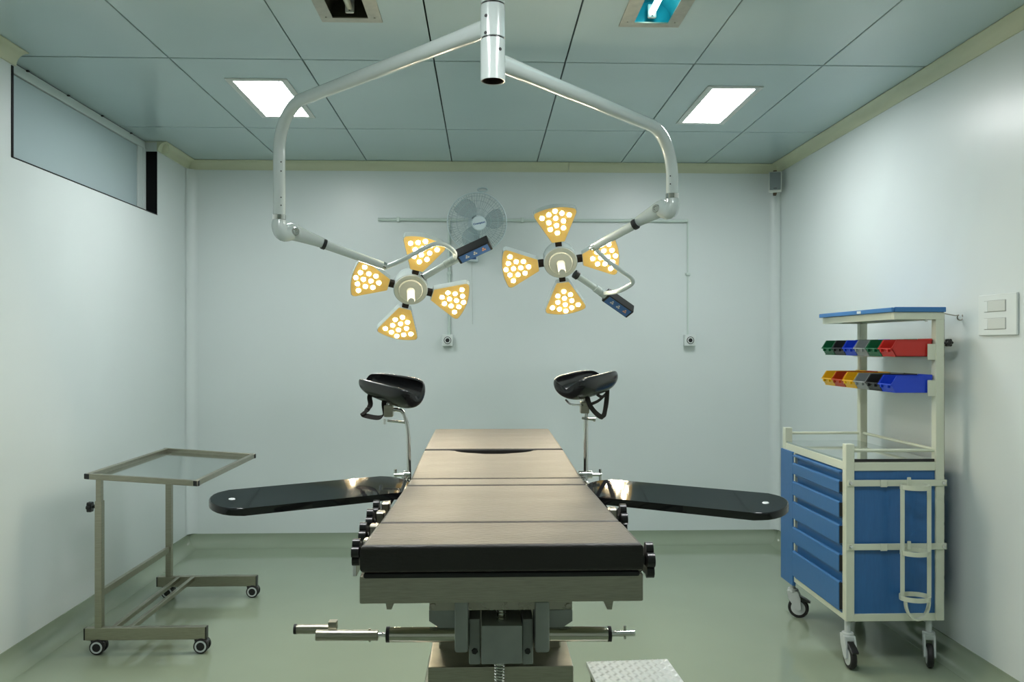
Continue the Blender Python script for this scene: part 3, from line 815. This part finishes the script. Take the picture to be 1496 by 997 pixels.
m.cyl((kp.x - 0.012, YN, kp.z), (kp.x + 0.010, YN, kp.z), 0.017, n=16)
m.build('height_knob', 'black_plastic', it)
# twin-wheel casters
for (px, y) in ((142, YN), (293, YN), (0, YFAR), (1, YFAR)):
    x = ony(px, 950, YN).x if y == YN else (ony(142, 950, YN).x if px == 0 else ony(293, 950, YN).x)
    c = MB().prism([(x - 0.026, 0.066), (x + 0.02, 0.0665), (x + 0.040, 0.055), (x + 0.036, 0.030), (x + 0.01, 0.022), (x - 0.02, 0.03)], y - 0.016, y + 0.016, bev=0.004, axes=(0, 2, 1))
    c.cyl((x, y, 0.05), (x, y, zb0), 0.008, n=12)
    c = c.build('caster', 'black_plastic', it)
    for dy in (-0.018, 0.018):
        s_ = 1 if dy > 0 else -1
        w_ = MB().lathe([(0.020, -0.008), (0.033, -0.007), (0.034, 0), (0.033, 0.007), (0.020, 0.008)], (x + 0.008, y + dy, 0.0345), (0, 1, 0), 24).build('wheel', 'black_rubber', c)
        MB().lathe([(0.019, 0), (0.0265, 0), (0.0265, 0.0015), (0.019, 0.0015)], (x + 0.008, y + dy + s_ * 0.008, 0.0345), (0, s_, 0), 24, caps=False).build('rim_ring', 'grey_fork', c)

# ------------------------------------------------------------------ blue medical cart (right)
CY0, CY1, CX0, CX1 = 3.57, 4.34, 1.587, 2.027
CZ0, CZ1 = 0.205, 0.905
PW = 0.038
ct = thing('medical_cart', (1.8, 3.95, 0), 'cream framed medical cart with blue drawers and bin rack by the right wall', 'cart')
ZTOP = 1.535
posts = [(CX0, CY0, 0.985), (CX0, CY1 - PW, 0.985), (CX1 - PW, CY0, ZTOP), (CX1 - PW, CY1 - PW, ZTOP)]
for x, y, zt in posts:
    MB().box((x, y, CZ0), (x + PW, y + PW, zt), bev=0.002).build('post', 'cream_enamel', ct)
zr = [(CZ0, CZ0 + 0.032), (0.868, CZ1)]
for z0, z1 in zr:
    for y in (CY0 + 0.002, CY1 - PW + 0.002):
        MB().box((CX0 + PW, y, z0), (CX1 - PW, y + PW - 0.004, z1), bev=0.001).build('frame_rail', 'cream_enamel', ct)
    for x in (CX0 + 0.002, CX1 - PW + 0.002):
        MB().box((x, CY0 + PW, z0), (x + PW - 0.004, CY1 - PW, z1), bev=0.001).build('frame_rail', 'cream_enamel', ct)
MB().box((CX0 + PW, CY0 + 0.010, CZ0 + 0.032), (CX1 - PW, CY0 + 0.018, 0.868)).build('end_panel', 'blue_laminate', ct, 0, 'blue end panel')
MB().box((CX0 + PW, CY1 - 0.018, CZ0 + 0.032), (CX1 - PW, CY1 - 0.010, 0.868)).build('end_panel', 'blue_laminate', ct, 0, 'blue end panel')
MB().box((CX1 - 0.024, CY0 + PW, CZ0 + 0.032), (CX1 - 0.016, CY1 - PW, 0.868)).build('back_panel', 'blue_laminate', ct, 0)
MB().box((CX0 - 0.006, CY1 - 0.155, CZ0 - 0.022), (CX0 + 0.012, CY1 + 0.012, 0.872), bev=0.002).build('side_panel', 'blue_laminate', ct, 0, 'blue side panel at the far end')
MB().box((CX0 + 0.014, CY0 + PW, CZ0 + 0.034), (CX0 + 0.020, CY1 - 0.16, 0.866)).build('drawer_carcass', 'blue_laminate', ct, 0)
MB().box((CX0 + 0.001, CY1 - 0.172, CZ0 + 0.03), (CX0 + 0.016, CY1 - 0.156, 0.868)).build('carcass_strip', 'cream_enamel', ct, 0)
# drawers: recessed grip channel above a proud front
DR = [(0.764, 0.821), (0.656, 0.727), (0.537, 0.624), (0.414, 0.494), (0.243, 0.372)]
dy0, dy1 = CY0 + PW + 0.004, CY1 - 0.176
for k, (z0, z1) in enumerate(DR):
    prof = [(CX0 + 0.014, z0), (CX0 - 0.014, z0 + 0.001), (CX0 - 0.014, z1 - 0.008), (CX0 - 0.010, z1), (CX0 - 0.004, z1), (CX0 - 0.004, z1 - 0.006), (CX0 + 0.014, z1 - 0.010)]
    dr = MB().prism(prof, dy0, dy1, axes=(0, 2, 1)).build('drawer', 'blue_laminate', ct, 20)
    MB().box((CX0 + 0.006, dy0 - 0.001, z0 + 0.004), (CX0 - 0.012, dy0 - 0.003, z1 - 0.006)).build('drawer_side', 'black_plastic', dr, 0)
    MB().box((CX0 + 0.0, dy0 + 0.0, z0 - 0.012), (CX0 + 0.013, dy1, z0 - 0.006)).build('grip_lip', 'blue_laminate', dr, 0)
MB().prism([(CX0 + 0.014, 0.855), (CX0 - 0.012, 0.852), (CX0 - 0.012, 0.860), (CX0 + 0.014, 0.864)], dy0, dy1, axes=(0, 2, 1)).build('drawer_lip', 'blue_laminate', ct, 20)
# top tray and guard rods
MB().box((CX0 + 0.006, CY0 + PW * 0.5, CZ1), (CX1 - PW - 0.002, CY1 - 0.010, CZ1 + 0.010), bev=0.001).build('worktop', 'cart_glass', ct, 0, 'reflective grey worktop')
MB().box((CX0 + PW, CY0 + 0.012, CZ1 + 0.001), (CX1 - PW, CY0 + 0.020, CZ1 + 0.013)).build('edge_strip', 'black_plastic', ct, 0, 'black worktop edge')
zg = 0.955
MB().cyl((CX0 + PW, CY0 + 0.018, zg), (CX1 - PW, CY0 + 0.018, zg), 0.0075, n=12).build('guard_rod', 'cream_enamel', ct)
MB().cyl((CX0 + PW, CY1 - 0.018, zg), (CX1 - PW, CY1 - 0.018, zg), 0.0075, n=12).build('guard_rod', 'cream_enamel', ct)
MB().cyl((CX1 - 0.018, CY0 + PW, zg), (CX1 - 0.018, CY1 - PW, zg), 0.0075, n=12).build('guard_rod', 'cream_enamel', ct)
# top shelf
sx0 = 1.787
m = MB().box((sx0 + 0.015, CY0 + 0.001, ZTOP), (CX1 + 0.001, CY0 + 0.03, ZTOP + 0.032), bev=0.001).box((sx0 + 0.015, CY1 - 0.03, ZTOP), (CX1 + 0.001, CY1, ZTOP + 0.032), bev=0.001)
m.box((sx0 + 0.015, CY0 + 0.03, ZTOP), (sx0 + 0.04, CY1 - 0.03, ZTOP + 0.032), bev=0.001).box((CX1 - 0.03, CY0 + 0.03, ZTOP), (CX1, CY1 - 0.03, ZTOP + 0.032), bev=0.001)
m.box((sx0 + 0.04, CY0 + 0.03, ZTOP + 0.024), (CX1 - 0.03, CY1 - 0.03, ZTOP + 0.030))
m.build('shelf_frame', 'cream_enamel', ct)
zs0 = ZTOP + 0.0325
m = MB().box((sx0, CY0 - 0.006, zs0), (sx0 + 0.012, CY1 + 0.01, zs0 + 0.020), bev=0.002)
sl = m.build('shelf_lip', 'blue_top', ct, 30, 'blue shelf lip along the side')
MB().box((sx0 + 0.016, CY0 - 0.008, zs0), (CX1 + 0.004, CY0 + 0.006, zs0 + 0.022), bev=0.002).build('shelf_lip', 'blue_top', ct, 30, 'blue shelf lip at the end')
MB().box((sx0 + 0.014, CY0 + 0.008, zs0), (CX1 + 0.004, CY1 + 0.01, zs0 + 0.012)).build('shelf_board', 'blue_top', ct, 0)
MB().box((sx0 - 0.001, 3.86, zs0 + 0.004), (sx0, 3.90, zs0 + 0.016)).build('sticker', 'switch_white', sl, 0)
MB().cyl((CX1 - 0.07, CY0 + 0.02, ZTOP), (CX1 - 0.07, CY0 + 0.02, ZTOP - 0.010), 0.006, n=10).build('bolt', 'chrome', ct)
# bin rails
BZ = [ony(1366, 521, CY0).z, ony(1366, 574, CY0).z]
for z in BZ:
    m = MB().box((CX1 - PW - 0.030, CY0 + 0.01, z - 0.010), (CX1 - PW, CY1 - 0.01, z - 0.002))
    m.box((CX1 - PW - 0.006, CY0 + 0.01, z - 0.010), (CX1 - PW, CY1 - 0.01, z + 0.055))
    rl = m.build('bin_rail', 'cream_enamel', ct, 0)
    MB().box((CX1 - PW - 0.034, CY0 + 0.004, z - 0.016), (CX1 - PW + 0.004, CY0 + 0.009, z + 0.055), bev=0.001).build('rail_end', 'cream_enamel', rl, 0)
# infusion pole with hook and clamp knob on the wall side
xq, yq = CX1 + 0.012, CY0 + 0.03
m = MB().cyl((xq, yq, 0.32), (xq, yq, ZTOP + 0.03), 0.0055, n=12)
m.build('infusion_pole', 'dark_steel', ct)
hk = [V((xq, yq, ZTOP + 0.028)), ony(1396, 461.5, yq), ony(1401, 460.5, yq)]
c0 = ony(1401.5, 464.5, yq); hp = arc(c0, V((0, 0, 1)), V((-1, 0, 0)), 0.011, 0.3, 2 * PI - 0.6, 12)
hp2 = [p + V((0, -0.012 * i / 12, 0)) for i, p in enumerate(hp)]
MB().tube(hk + hp2 + [ony(1407, 460, yq - 0.012)], 0.0026, n=8).build('pole_hook', 'dark_steel', ct)
kq = ony(1383, 501, yq)
m = MB().lathe([(0.010, 0), (0.013, 0.004), (0.013, 0.016), (0.008, 0.020), (0, 0.020)], (kq.x, yq - 0.005, kq.z), (0, -1, 0), 16)
for k in range(6):
    a = 2 * PI * k / 6; m.cyl((kq.x + 0.012 * math.cos(a), yq - 0.008, kq.z + 0.012 * math.sin(a)), (kq.x + 0.012 * math.cos(a), yq - 0.022, kq.z + 0.012 * math.sin(a)), 0.0065, n=10)
m.build('clamp_knob', 'black_plastic', ct)
# cylinder holder on the end panel
def Q(px, py, y=CY0): return ony(px, py, y)
zA, zB, zD = Q(1300, 706).z, Q(1300, 799).z, Q(1300, 868).z
ryc = CY0 - 0.055; rx = Q(1336.5, 700, ryc).x; rr = 0.060
for z in (zA, zB):
    s_ = MB().box((CX0 + 0.006, CY0 - 0.006, z - 0.014), (CX1 + 0.008, CY0 - 0.0005, z + 0.014), bev=0.001).build('holder_strap', 'cream_enamel', ct)
    for x in (CX0 + 0.018, CX1 - 0.006):
        MB().lathe([(0.009, 0), (0.008, 0.005), (0, 0.007)], (x, CY0 - 0.006, z), (0, -1, 0), 12).build('bolt', 'chrome', s_)
    MB().box((rx - 0.010, CY0 - 0.014, z - 0.012), (rx + 0.006, CY0 - 0.006, z + 0.026), bev=0.002).build('strap_hook', 'cream_enamel', s_)
    MB().box((Q(1290, 700).x - 0.015, CY0 - 0.010, z - 0.017), (Q(1290, 700).x + 0.015, CY0 - 0.006, z + 0.015), bev=0.001).build('strap_hook', 'cream_enamel', s_)
def ringpts(z, full=True, r=rr):
    t0, t1 = (0, 2 * PI) if full else (PI - 0.1, 2 * PI + 0.1)
    n = 28; return [V((rx + r * math.cos(t0 + (t1 - t0) * k / n), ryc + r * 0.80 * math.sin(t0 + (t1 - t0) * k / n), z)) for k in range(n if full else n + 1)]
m = MB()
m.tube(ringpts(zA - 0.008), 0, closed=True, flat=(0.010, 0.0018, (0, 0, 1)))
m.tube(ringpts(zB - 0.012), 0, closed=True, flat=(0.010, 0.0018, (0, 0, 1)))
m.tube(ringpts(zD, r=rr * 1.06), 0, closed=True, flat=(0.010, 0.0018, (0, 0, 1)))
for sx_ in (-1, 1):
    x = rx + sx_ * rr * 0.98
    m.box((x - 0.009, ryc - 0.010, zD), (x + 0.009, ryc - 0.006, zA - 0.002))
pts = [V((rx + rr * 0.86 * math.cos(a), ryc - 0.02, zD - 0.01 + 0.080 * min(0, math.sin(a)))) for a in [PI + PI * k / 16 for k in range(17)]]
m.tube(pts, 0, flat=(0.009, 0.0042, (0, 1, 0)))
m.build('cylinder_holder', 'cream_enamel', ct)
# casters
def cart_caster(x, y, ang, brake):
    R = Matrix.Translation((x, y, 0)) @ Matrix.Rotation(ang, 4, 'Z')
    # local: wheel rolls along +x, axle offset behind the stem
    ox = 0.028; rw = 0.052
    c = MB(R).cyl((0, 0, 0.15), (0, 0, CZ0 + 0.002), 0.013, n=14)
    c.lathe([(0.024, 0.150), (0.026, 0.146), (0.026, 0.132), (0.022, 0.128)], (0, 0, 0), (0, 0, 1), 20)
    for s_ in (-1, 1):
        c.prism([(-0.026, 0.140), (0.026, 0.140), (0.040, 0.105), (ox + 0.016, 0.050), (ox, 0.040), (ox - 0.014, 0.050), (-0.018, 0.098)], s_ * 0.016, s_ * 0.024, axes=(0, 2, 1))
    c.box((-0.024, -0.020, 0.118), (0.030, 0.020, 0.140), bev=0.005, seg=2)
    c = c.build('caster', 'grey_fork', ct)
    MB(R).lathe([(0.034, -0.013), (0.047, -0.0125), (rw, -0.006), (rw, 0.006), (0.047, 0.0125), (0.034, 0.013)], (ox, 0, rw), (0, 1, 0), 32).build('wheel', 'black_rubber', c)
    MB(R).lathe([(0, -0.015), (0.010, -0.015), (0.036, -0.0135), (0.036, 0.0135), (0.010, 0.015), (0, 0.015)], (ox, 0, rw), (0, 1, 0), 24).build('wheel_hub', 'grey_fork', c)
    if brake:
        MB(R).prism([(0.030, 0.118), (0.062, 0.104), (0.088, 0.090), (0.086, 0.083), (0.056, 0.090), (0.030, 0.100)], -0.015, 0.015, bev=0.002, axes=(0, 2, 1)).build('brake_pedal', 'black_plastic', c)
cart_caster(1.606, 3.598, math.radians(-92), True)
cart_caster(1.972, 3.598, math.radians(-112), False)
cart_caster(1.612, 4.262, math.radians(-28), True)
cart_caster(1.972, 4.262, math.radians(-125), False)

# storage bins
def bin_mesh(wd, mt):
    d, h, th = 0.185, 0.076, 0.003
    m = MB()
    prof = [(0.022, 0), (d, 0), (d, h), (0.026, h), (0.002, 0.034)]
    for y in (-wd / 2, wd / 2 - th): m.prism(prof, y, y + th, axes=(0, 2, 1))
    m.box((0.018, -wd / 2, 0), (d, wd / 2, th))
    m.box((d - th, -wd / 2, 0), (d, wd / 2, h + 0.004))
    m.prism([(0.022, 0), (0.026, 0), (0.006, 0.036), (0.002, 0.036)], -wd / 2, wd / 2, axes=(0, 2, 1))
    m.box((-0.003, -wd / 2 - 0.001, 0.033), (0.008, wd / 2 + 0.001, 0.038))       # front lip
    m.box((-0.004, -wd * 0.30, 0.020), (0.008, -wd * 0.24, 0.034)).box((-0.004, wd * 0.24, 0.020), (0.008, wd * 0.30, 0.034))
    for s_ in (-1, 1):                                                             # rim flange along the sides
        y = s_ * wd / 2
        m.prism([(0.026, h), (d, h), (d, h - 0.005), (0.026, h - 0.005)], min(y, y + s_ * 0.002), max(y, y + s_ * 0.002), axes=(0, 2, 1))
        m.prism([(-0.001, 0.036), (0.024, h), (0.031, h - 0.001), (0.007, 0.036)], min(y, y + s_ * 0.002), max(y, y + s_ * 0.002), axes=(0, 2, 1))
    return m.mesh('storage_bin', mt, 30)
order = [(['red', 'green', 'grey', 'blue', 'black', 'green'],
          ['red plastic bin on the upper rack rail, nearest the corner post', 'green plastic bin on the upper rack rail beside the red bin',
           'grey plastic bin on the upper rack rail between green and blue bins', 'blue plastic bin on the upper rack rail between grey and black bins',
           'black plastic bin on the upper rack rail between blue and green bins', 'green plastic bin at the far end of the upper rack rail']),
         (['blue', 'black', 'grey', 'yellow', 'orange', 'yellow'],
          ['blue plastic bin on the lower rack rail, nearest the corner post', 'black plastic bin on the lower rack rail beside the blue bin',
           'grey plastic bin on the lower rack rail between black and yellow bins', 'yellow plastic bin on the lower rack rail between grey and orange red bins',
           'orange red plastic bin on the lower rack rail between two yellow bins', 'yellow plastic bin at the far end of the lower rack rail'])]
BW = 0.118; cache = {}
bx = CX1 - PW - 0.008 - 0.185
for r, (cs, labs) in enumerate(order):
    for k, (c_, lb) in enumerate(zip(cs, labs)):
        if c_ not in cache: cache[c_] = bin_mesh(BW, 'bin_' + c_)
        me, cc = cache[c_]
        y = CY0 + 0.012 + (BW + 0.008) * (k + 0.5)
        o = link('storage_bin', me, V((bx, y, BZ[r] - 0.0015)) + cc)
        tag(o, lb, 'bin', 'coloured storage bins on the cart rack')

# ------------------------------------------------------------------ step stool with tread plate
stool = thing('step_stool', (0.54, 2.93, 0), 'low step stool with silver diamond tread plate beside the table base', 'step stool')
sa, sb = onz(856, 967, 0.22), onz(975, 963, 0.22)
SM = Matrix.Translation((sa.x, sa.y, 0)) @ Matrix.Rotation(math.atan2(sb.y - sa.y, sb.x - sa.x), 4, 'Z')
SW = (sb - sa).length; SD = 0.36
MB(SM).box((0, -SD, 0.200), (SW, 0, 0.22), bev=0.003, seg=2).build('top_plate', 'tread_plate', stool)
m = MB(SM); cs_ = 0.024; nx, ny = int(SW / cs_), int(SD / cs_)
for i in range(nx):
    for j in range(ny):
        cx_, cy_ = (i + 0.5) * SW / nx, -(j + 0.5) * SD / ny
        an = math.radians(35 if (i + j) % 2 else -35)
        ca, sa_ = math.cos(an), math.sin(an)
        for q in range(-2, 3):
            ox, oy = -sa_ * q * 0.0046 + cx_, ca * q * 0.0046 + cy_
            hl, hw_ = 0.0085, 0.0014
            p = [(ox + ca * a - sa_ * b, oy + sa_ * a + ca * b) for a, b in ((-hl, 0), (0, -hw_), (hl, 0), (0, hw_))]
            vs = [m.bm.verts.new(SM @ V((x, y, 0.22))) for x, y in p] + [m.bm.verts.new(SM @ V((ox, oy, 0.2214)))]
            for k in range(4): m.bm.faces.new((vs[k], vs[(k + 1) % 4], vs[4]))
tr = m.build('tread', 'tread_plate', stool, 0); tr['kind'] = 'stuff'
for x in (0.025, SW - 0.025):
    for y in (-0.025, -SD + 0.025):
        l_ = MB(SM).cyl((x, y, 0.012), (x, y, 0.20), 0.012, n=14).build('leg', 'brushed_steel', stool)
        MB(SM).cyl((x, y, 0), (x, y, 0.014), 0.015, n=14).build('rubber_foot', 'black_rubber', l_)
for y in (-0.025, -SD + 0.025):
    MB(SM).cyl((0.025, y, 0.08), (SW - 0.025, y, 0.08), 0.008, n=12).build('stretcher', 'brushed_steel', stool)

# ------------------------------------------------------------------ wall fan
YW = YB - 0.0
fc = ony(697, 325, 5.60); fr_ = 43.0 / F * 5.6
fan = thing('wall_fan', (fc.x, YB, fc.z - 0.25), 'pale blue grey caged wall fan on the back wall between the lamps', 'fan')
fd = V((0.06, -1, -0.05)).normalized(); fu = V((0, 0, 1)).cross(fd).normalized(); fw = fd.cross(fu)
FM = Matrix(((fu.x, fw.x, fd.x, fc.x), (fu.y, fw.y, fd.y, fc.y), (fu.z, fw.z, fd.z, fc.z), (0, 0, 0, 1)))
m = MB(FM)
for k in range(96):
    a = 2 * PI * k / 96; ca, sa_ = math.cos(a), math.sin(a)
    m.tube([(r * ca, r * sa_, z) for r, z in ((0.045, 0.062), (0.09, 0.058), (0.14, 0.047), (0.180, 0.028), (fr_, 0.0))], 0.0011, n=4, cap=False)
for r, z in ((0.09, 0.058), (0.14, 0.047), (0.175, 0.030)):
    m.tube([(r * math.cos(a), r * math.sin(a), z) for a in [2 * PI * k / 48 for k in range(48)]], 0.0014, n=5, closed=True)
m.build('front_grille', 'fan_wire', fan)
m = MB(FM)
for k in range(64):
    a = 2 * PI * k / 64; ca, sa_ = math.cos(a), math.sin(a)
    m.tube([(r * ca, r * sa_, z) for r, z in ((0.05, -0.085), (0.12, -0.075), (0.18, -0.04), (fr_, 0.0))], 0.0012, n=4, cap=False)
m.build('rear_grille', 'fan_wire', fan)
MB(FM).tube([(fr_ * math.cos(a), fr_ * math.sin(a), 0) for a in [2 * PI * k / 64 for k in range(64)]], 0.0042, n=8, closed=True).build('rim', 'fan_plastic', fan)
capx = MB(FM).lathe([(0.050, 0.055), (0.050, 0.064), (0.044, 0.069), (0, 0.071)], (0.010, -0.012, 0), (0, 0, 1), 32).build('grille_cap', 'fan_plastic', fan)
for k in range(3):
    rows_ = []
    for i in range(9):
        s_ = i / 8; r = 0.035 + 0.145 * s_; wd = 0.35 + 0.75 * math.sin(PI * (0.15 + 0.75 * s_))
        rows_.append([(r * math.cos(a0), r * math.sin(a0), 0.012 - 0.028 * (j / 6 - 0.5) - 0.006 * s_)
                      for j, a0 in enumerate([2 * PI * k / 3 + (j / 6 - 0.5) * wd + 0.25 * s_ for j in range(7)])])
    b_ = MB(FM).grid(rows_).build('blade', 'fan_blade', fan, 60)
    so = b_.modifiers.new('thick', 'SOLIDIFY'); so.thickness = 0.002
MB(FM).lathe([(0, 0.035), (0.030, 0.032), (0.036, 0.02), (0.036, -0.02), (0, -0.02)], (0, 0, 0), (0, 0, 1), 24).build('blade_hub', 'fan_plastic', fan)
MB(FM).lathe([(0.03, -0.03), (0.055, -0.08), (0.06, -0.13), (0.05, -0.18), (0.0, -0.19)], (0, 0, 0), (0, 0, 1), 24).build('motor', 'fan_plastic', fan)
bs = ony(690, 362, YB)
MB().tube(smooth_path([FM @ V((0, -0.03, -0.14)), V((fc.x, YB - 0.13, fc.z - 0.12)), V((bs.x, YB - 0.07, bs.z + 0.02)), V((bs.x, YB - 0.05, bs.z - 0.04))], 6), 0.022, n=14).build('neck', 'fan_plastic', fan)
MB().box((bs.x - 0.045, YB - 0.060, bs.z - 0.105), (bs.x + 0.045, YB - 0.001, bs.z + 0.10), bev=0.008, seg=2).build('wall_box', 'fan_plastic', fan)
MB().box((bs.x - 0.030, YB - 0.062, bs.z - 0.090), (bs.x + 0.028, YB - 0.060, bs.z - 0.070)).build('label_strip', 'print_blue', fan, 0)
ct0, ct1 = ony(689.5, 384, YB - 0.03), ony(690.5, 474, YB - 0.012)
MB().cyl(ct0, ct1, 0.0022, n=6).build('pull_cord', 'cable_white', fan)
th_ = ony(705, 277, YB - 0.02)
MB().tube([V((th_.x, YB - 0.012, th_.z)) + V((math.cos(a) * 0.034, 0, math.sin(a) * 0.014)) for a in [2 * PI * k / 20 for k in range(20)]], 0.006, n=8, closed=True).build('wall_hook', 'fan_plastic', fan)
cu = bpy.data.curves.new('fan_lettering', 'FONT'); cu.body = 'Crompton'; cu.size = 0.019; cu.extrude = 0.0006; cu.align_x = 'CENTER'; cu.align_y = 'CENTER'
cu.offset = 0.0004
to = bpy.data.objects.new('tmp_text', cu); COL.objects.link(to)
bpy.context.view_layer.update()
me = bpy.data.meshes.new_from_object(to); bpy.data.objects.remove(to)
LM = FM @ Matrix.Translation((0.010, -0.012, 0.0718)) @ Matrix.Rotation(math.radians(14), 4, 'Z')
cpos = LM.translation.copy(); me.transform(Matrix.Translation(-cpos) @ LM); me.materials.clear(); me.materials.append(MATS['print_blue'])
link('lettering', me, cpos, capx)

# conduits on the back wall
cd = thing('wall_conduit', (0.3, YB, 2.31), 'thin white conduit running across and down the back wall behind the fan', 'conduit')
zp = ony(700, 322, YB).z; yc = YB - 0.014
MB().cyl((ony(552, 321, yc).x, yc, zp), (ony(1004, 323, yc).x, yc, zp), 0.0115, n=14).build('pipe', 'pipe_white', cd)
xv = ony(656, 400, yc).x
MB().cyl((xv, yc, zp), (xv, yc, 1.495), 0.0105, n=14).build('pipe', 'pipe_white', cd)
xv2 = ony(1005, 400, yc).x
MB().cyl((xv2, YB - 0.008, zp + 0.01), (xv2, YB - 0.008, 1.495), 0.0058, n=10).build('pipe', 'pipe_white', cd)
for px in (582, 763, 925):
    x = ony(px, 321, yc).x
    MB().box((x - 0.011, YB - 0.029, zp - 0.018), (x + 0.011, YB - 0.0005, zp + 0.018), bev=0.003).build('saddle_clip', 'pipe_white', cd)
for x, z in ((xv, 1.934), (xv2, 1.934)):
    MB().box((x - 0.016, YB - 0.027, z - 0.009), (x + 0.016, YB - 0.0005, z + 0.009), bev=0.003).build('saddle_clip', 'pipe_white', cd)

# outlet boxes
def outlet(px, label):
    c = ony(px, 497.5, YB - 0.03)
    t = thing('wall_outlet', (c.x, YB, c.z), label, 'outlet', 'round white outlets on the back wall')
    MB().box((c.x - 0.039, YB - 0.050, c.z - 0.040), (c.x + 0.039, YB - 0.0005, c.z + 0.040), bev=0.004, seg=2).build('box', 'switch_white', t)
    MB().lathe([(0.026, 0), (0.026, 0.006), (0.020, 0.006), (0.020, 0.002), (0.019, 0.002)], (c.x, YB - 0.050, c.z), (0, -1, 0), 28, caps=False).build('black_ring', 'black_plastic', t)
    MB().lathe([(0.0215, 0.0), (0.0215, 0.0075), (0.015, 0.008), (0.015, 0.003)], (c.x, YB - 0.050, c.z), (0, -1, 0), 28, caps=False).build('white_ring', 'switch_white', t)
    MB().lathe([(0.0152, 0.0), (0.0152, 0.0035), (0, 0.0035)], (c.x, YB - 0.050, c.z), (0, -1, 0), 20).build('socket', 'black_plastic', t)
outlet(654, 'round socket outlet box on the back wall below the fan')
outlet(1007.5, 'round socket outlet box on the back wall below the right conduit')

# switch plate on the right wall
a_, b_ = onx(1433, 432, XR), onx(1489, 490, XR)
y0, y1, z0, z1 = b_.y, a_.y, 1.462, 1.632
sw = thing('wall_switch', (XR, (y0 + y1) / 2, z0), 'white switch plate with two grey rockers on the right wall', 'light switch')
MB().box((XR - 0.012, y0, z0), (XR - 0.0005, y1, z1), bev=0.004, seg=2).build('plate', 'switch_white', sw)
yw = y1 - y0
for zc in (z0 + 0.048, z0 + 0.121):
    MB().box((XR - 0.0128, y0 + yw * 0.25, zc - 0.024), (XR - 0.010, y0 + yw * 0.83, zc + 0.024), bev=0.0004).build('gap', 'cast_grey', sw, 0)
    MB().box((XR - 0.0155, y0 + yw * 0.26, zc - 0.0222), (XR - 0.011, y0 + yw * 0.72, zc + 0.0222), bev=0.001).build('rocker', 'switch_grey', sw, 0)
    MB().box((XR - 0.0150, y0 + yw * 0.725, zc - 0.0222), (XR - 0.011, y0 + yw * 0.82, zc + 0.0222), bev=0.001).build('rocker', 'switch_white', sw, 0)

# corner speaker
sc = ony(1132.5, 266, 5.70); sp = thing('corner_speaker', (sc.x, 5.70, sc.z), 'small white loudspeaker in the upper right corner of the back wall', 'speaker')
sd = V((-0.30, -1, -0.10)).normalized(); su = V((0, 0, 1)).cross(sd).normalized(); sw_ = sd.cross(su)
PM = Matrix(((su.x, sw_.x, sd.x, sc.x), (su.y, sw_.y, sd.y, sc.y), (su.z, sw_.z, sd.z, sc.z), (0, 0, 0, 1)))
MB(PM).prism([(-0.044, 0), (0.044, 0), (0.028, -0.075), (-0.028, -0.075)], -0.072, 0.072, bev=0.004, axes=(0, 2, 1)).build('cabinet', 'speaker_white', sp)
g = MB(PM).box((-0.037, -0.055, -0.001), (0.037, 0.066, 0.006), bev=0.003).build('grille', 'speaker_grille', sp)
MB(PM).box((-0.011, -0.046, 0.006), (0.011, -0.041, 0.007)).build('badge', 'black_plastic', g, 0)
m = MB(PM).box((-0.012, 0.072, -0.055), (0.012, 0.082, -0.02)).box((-0.012, -0.084, -0.055), (0.012, -0.072, -0.02))
m.box((-0.010, -0.086, -0.105), (0.010, 0.086, -0.076)).cyl((0, -0.082, -0.04), (0, -0.092, -0.04), 0.009, n=12)
m.tube([(0, 0, -0.10), (0.03, 0, -0.17)], 0.010, n=10)
m.build('bracket', 'bronze', sp)
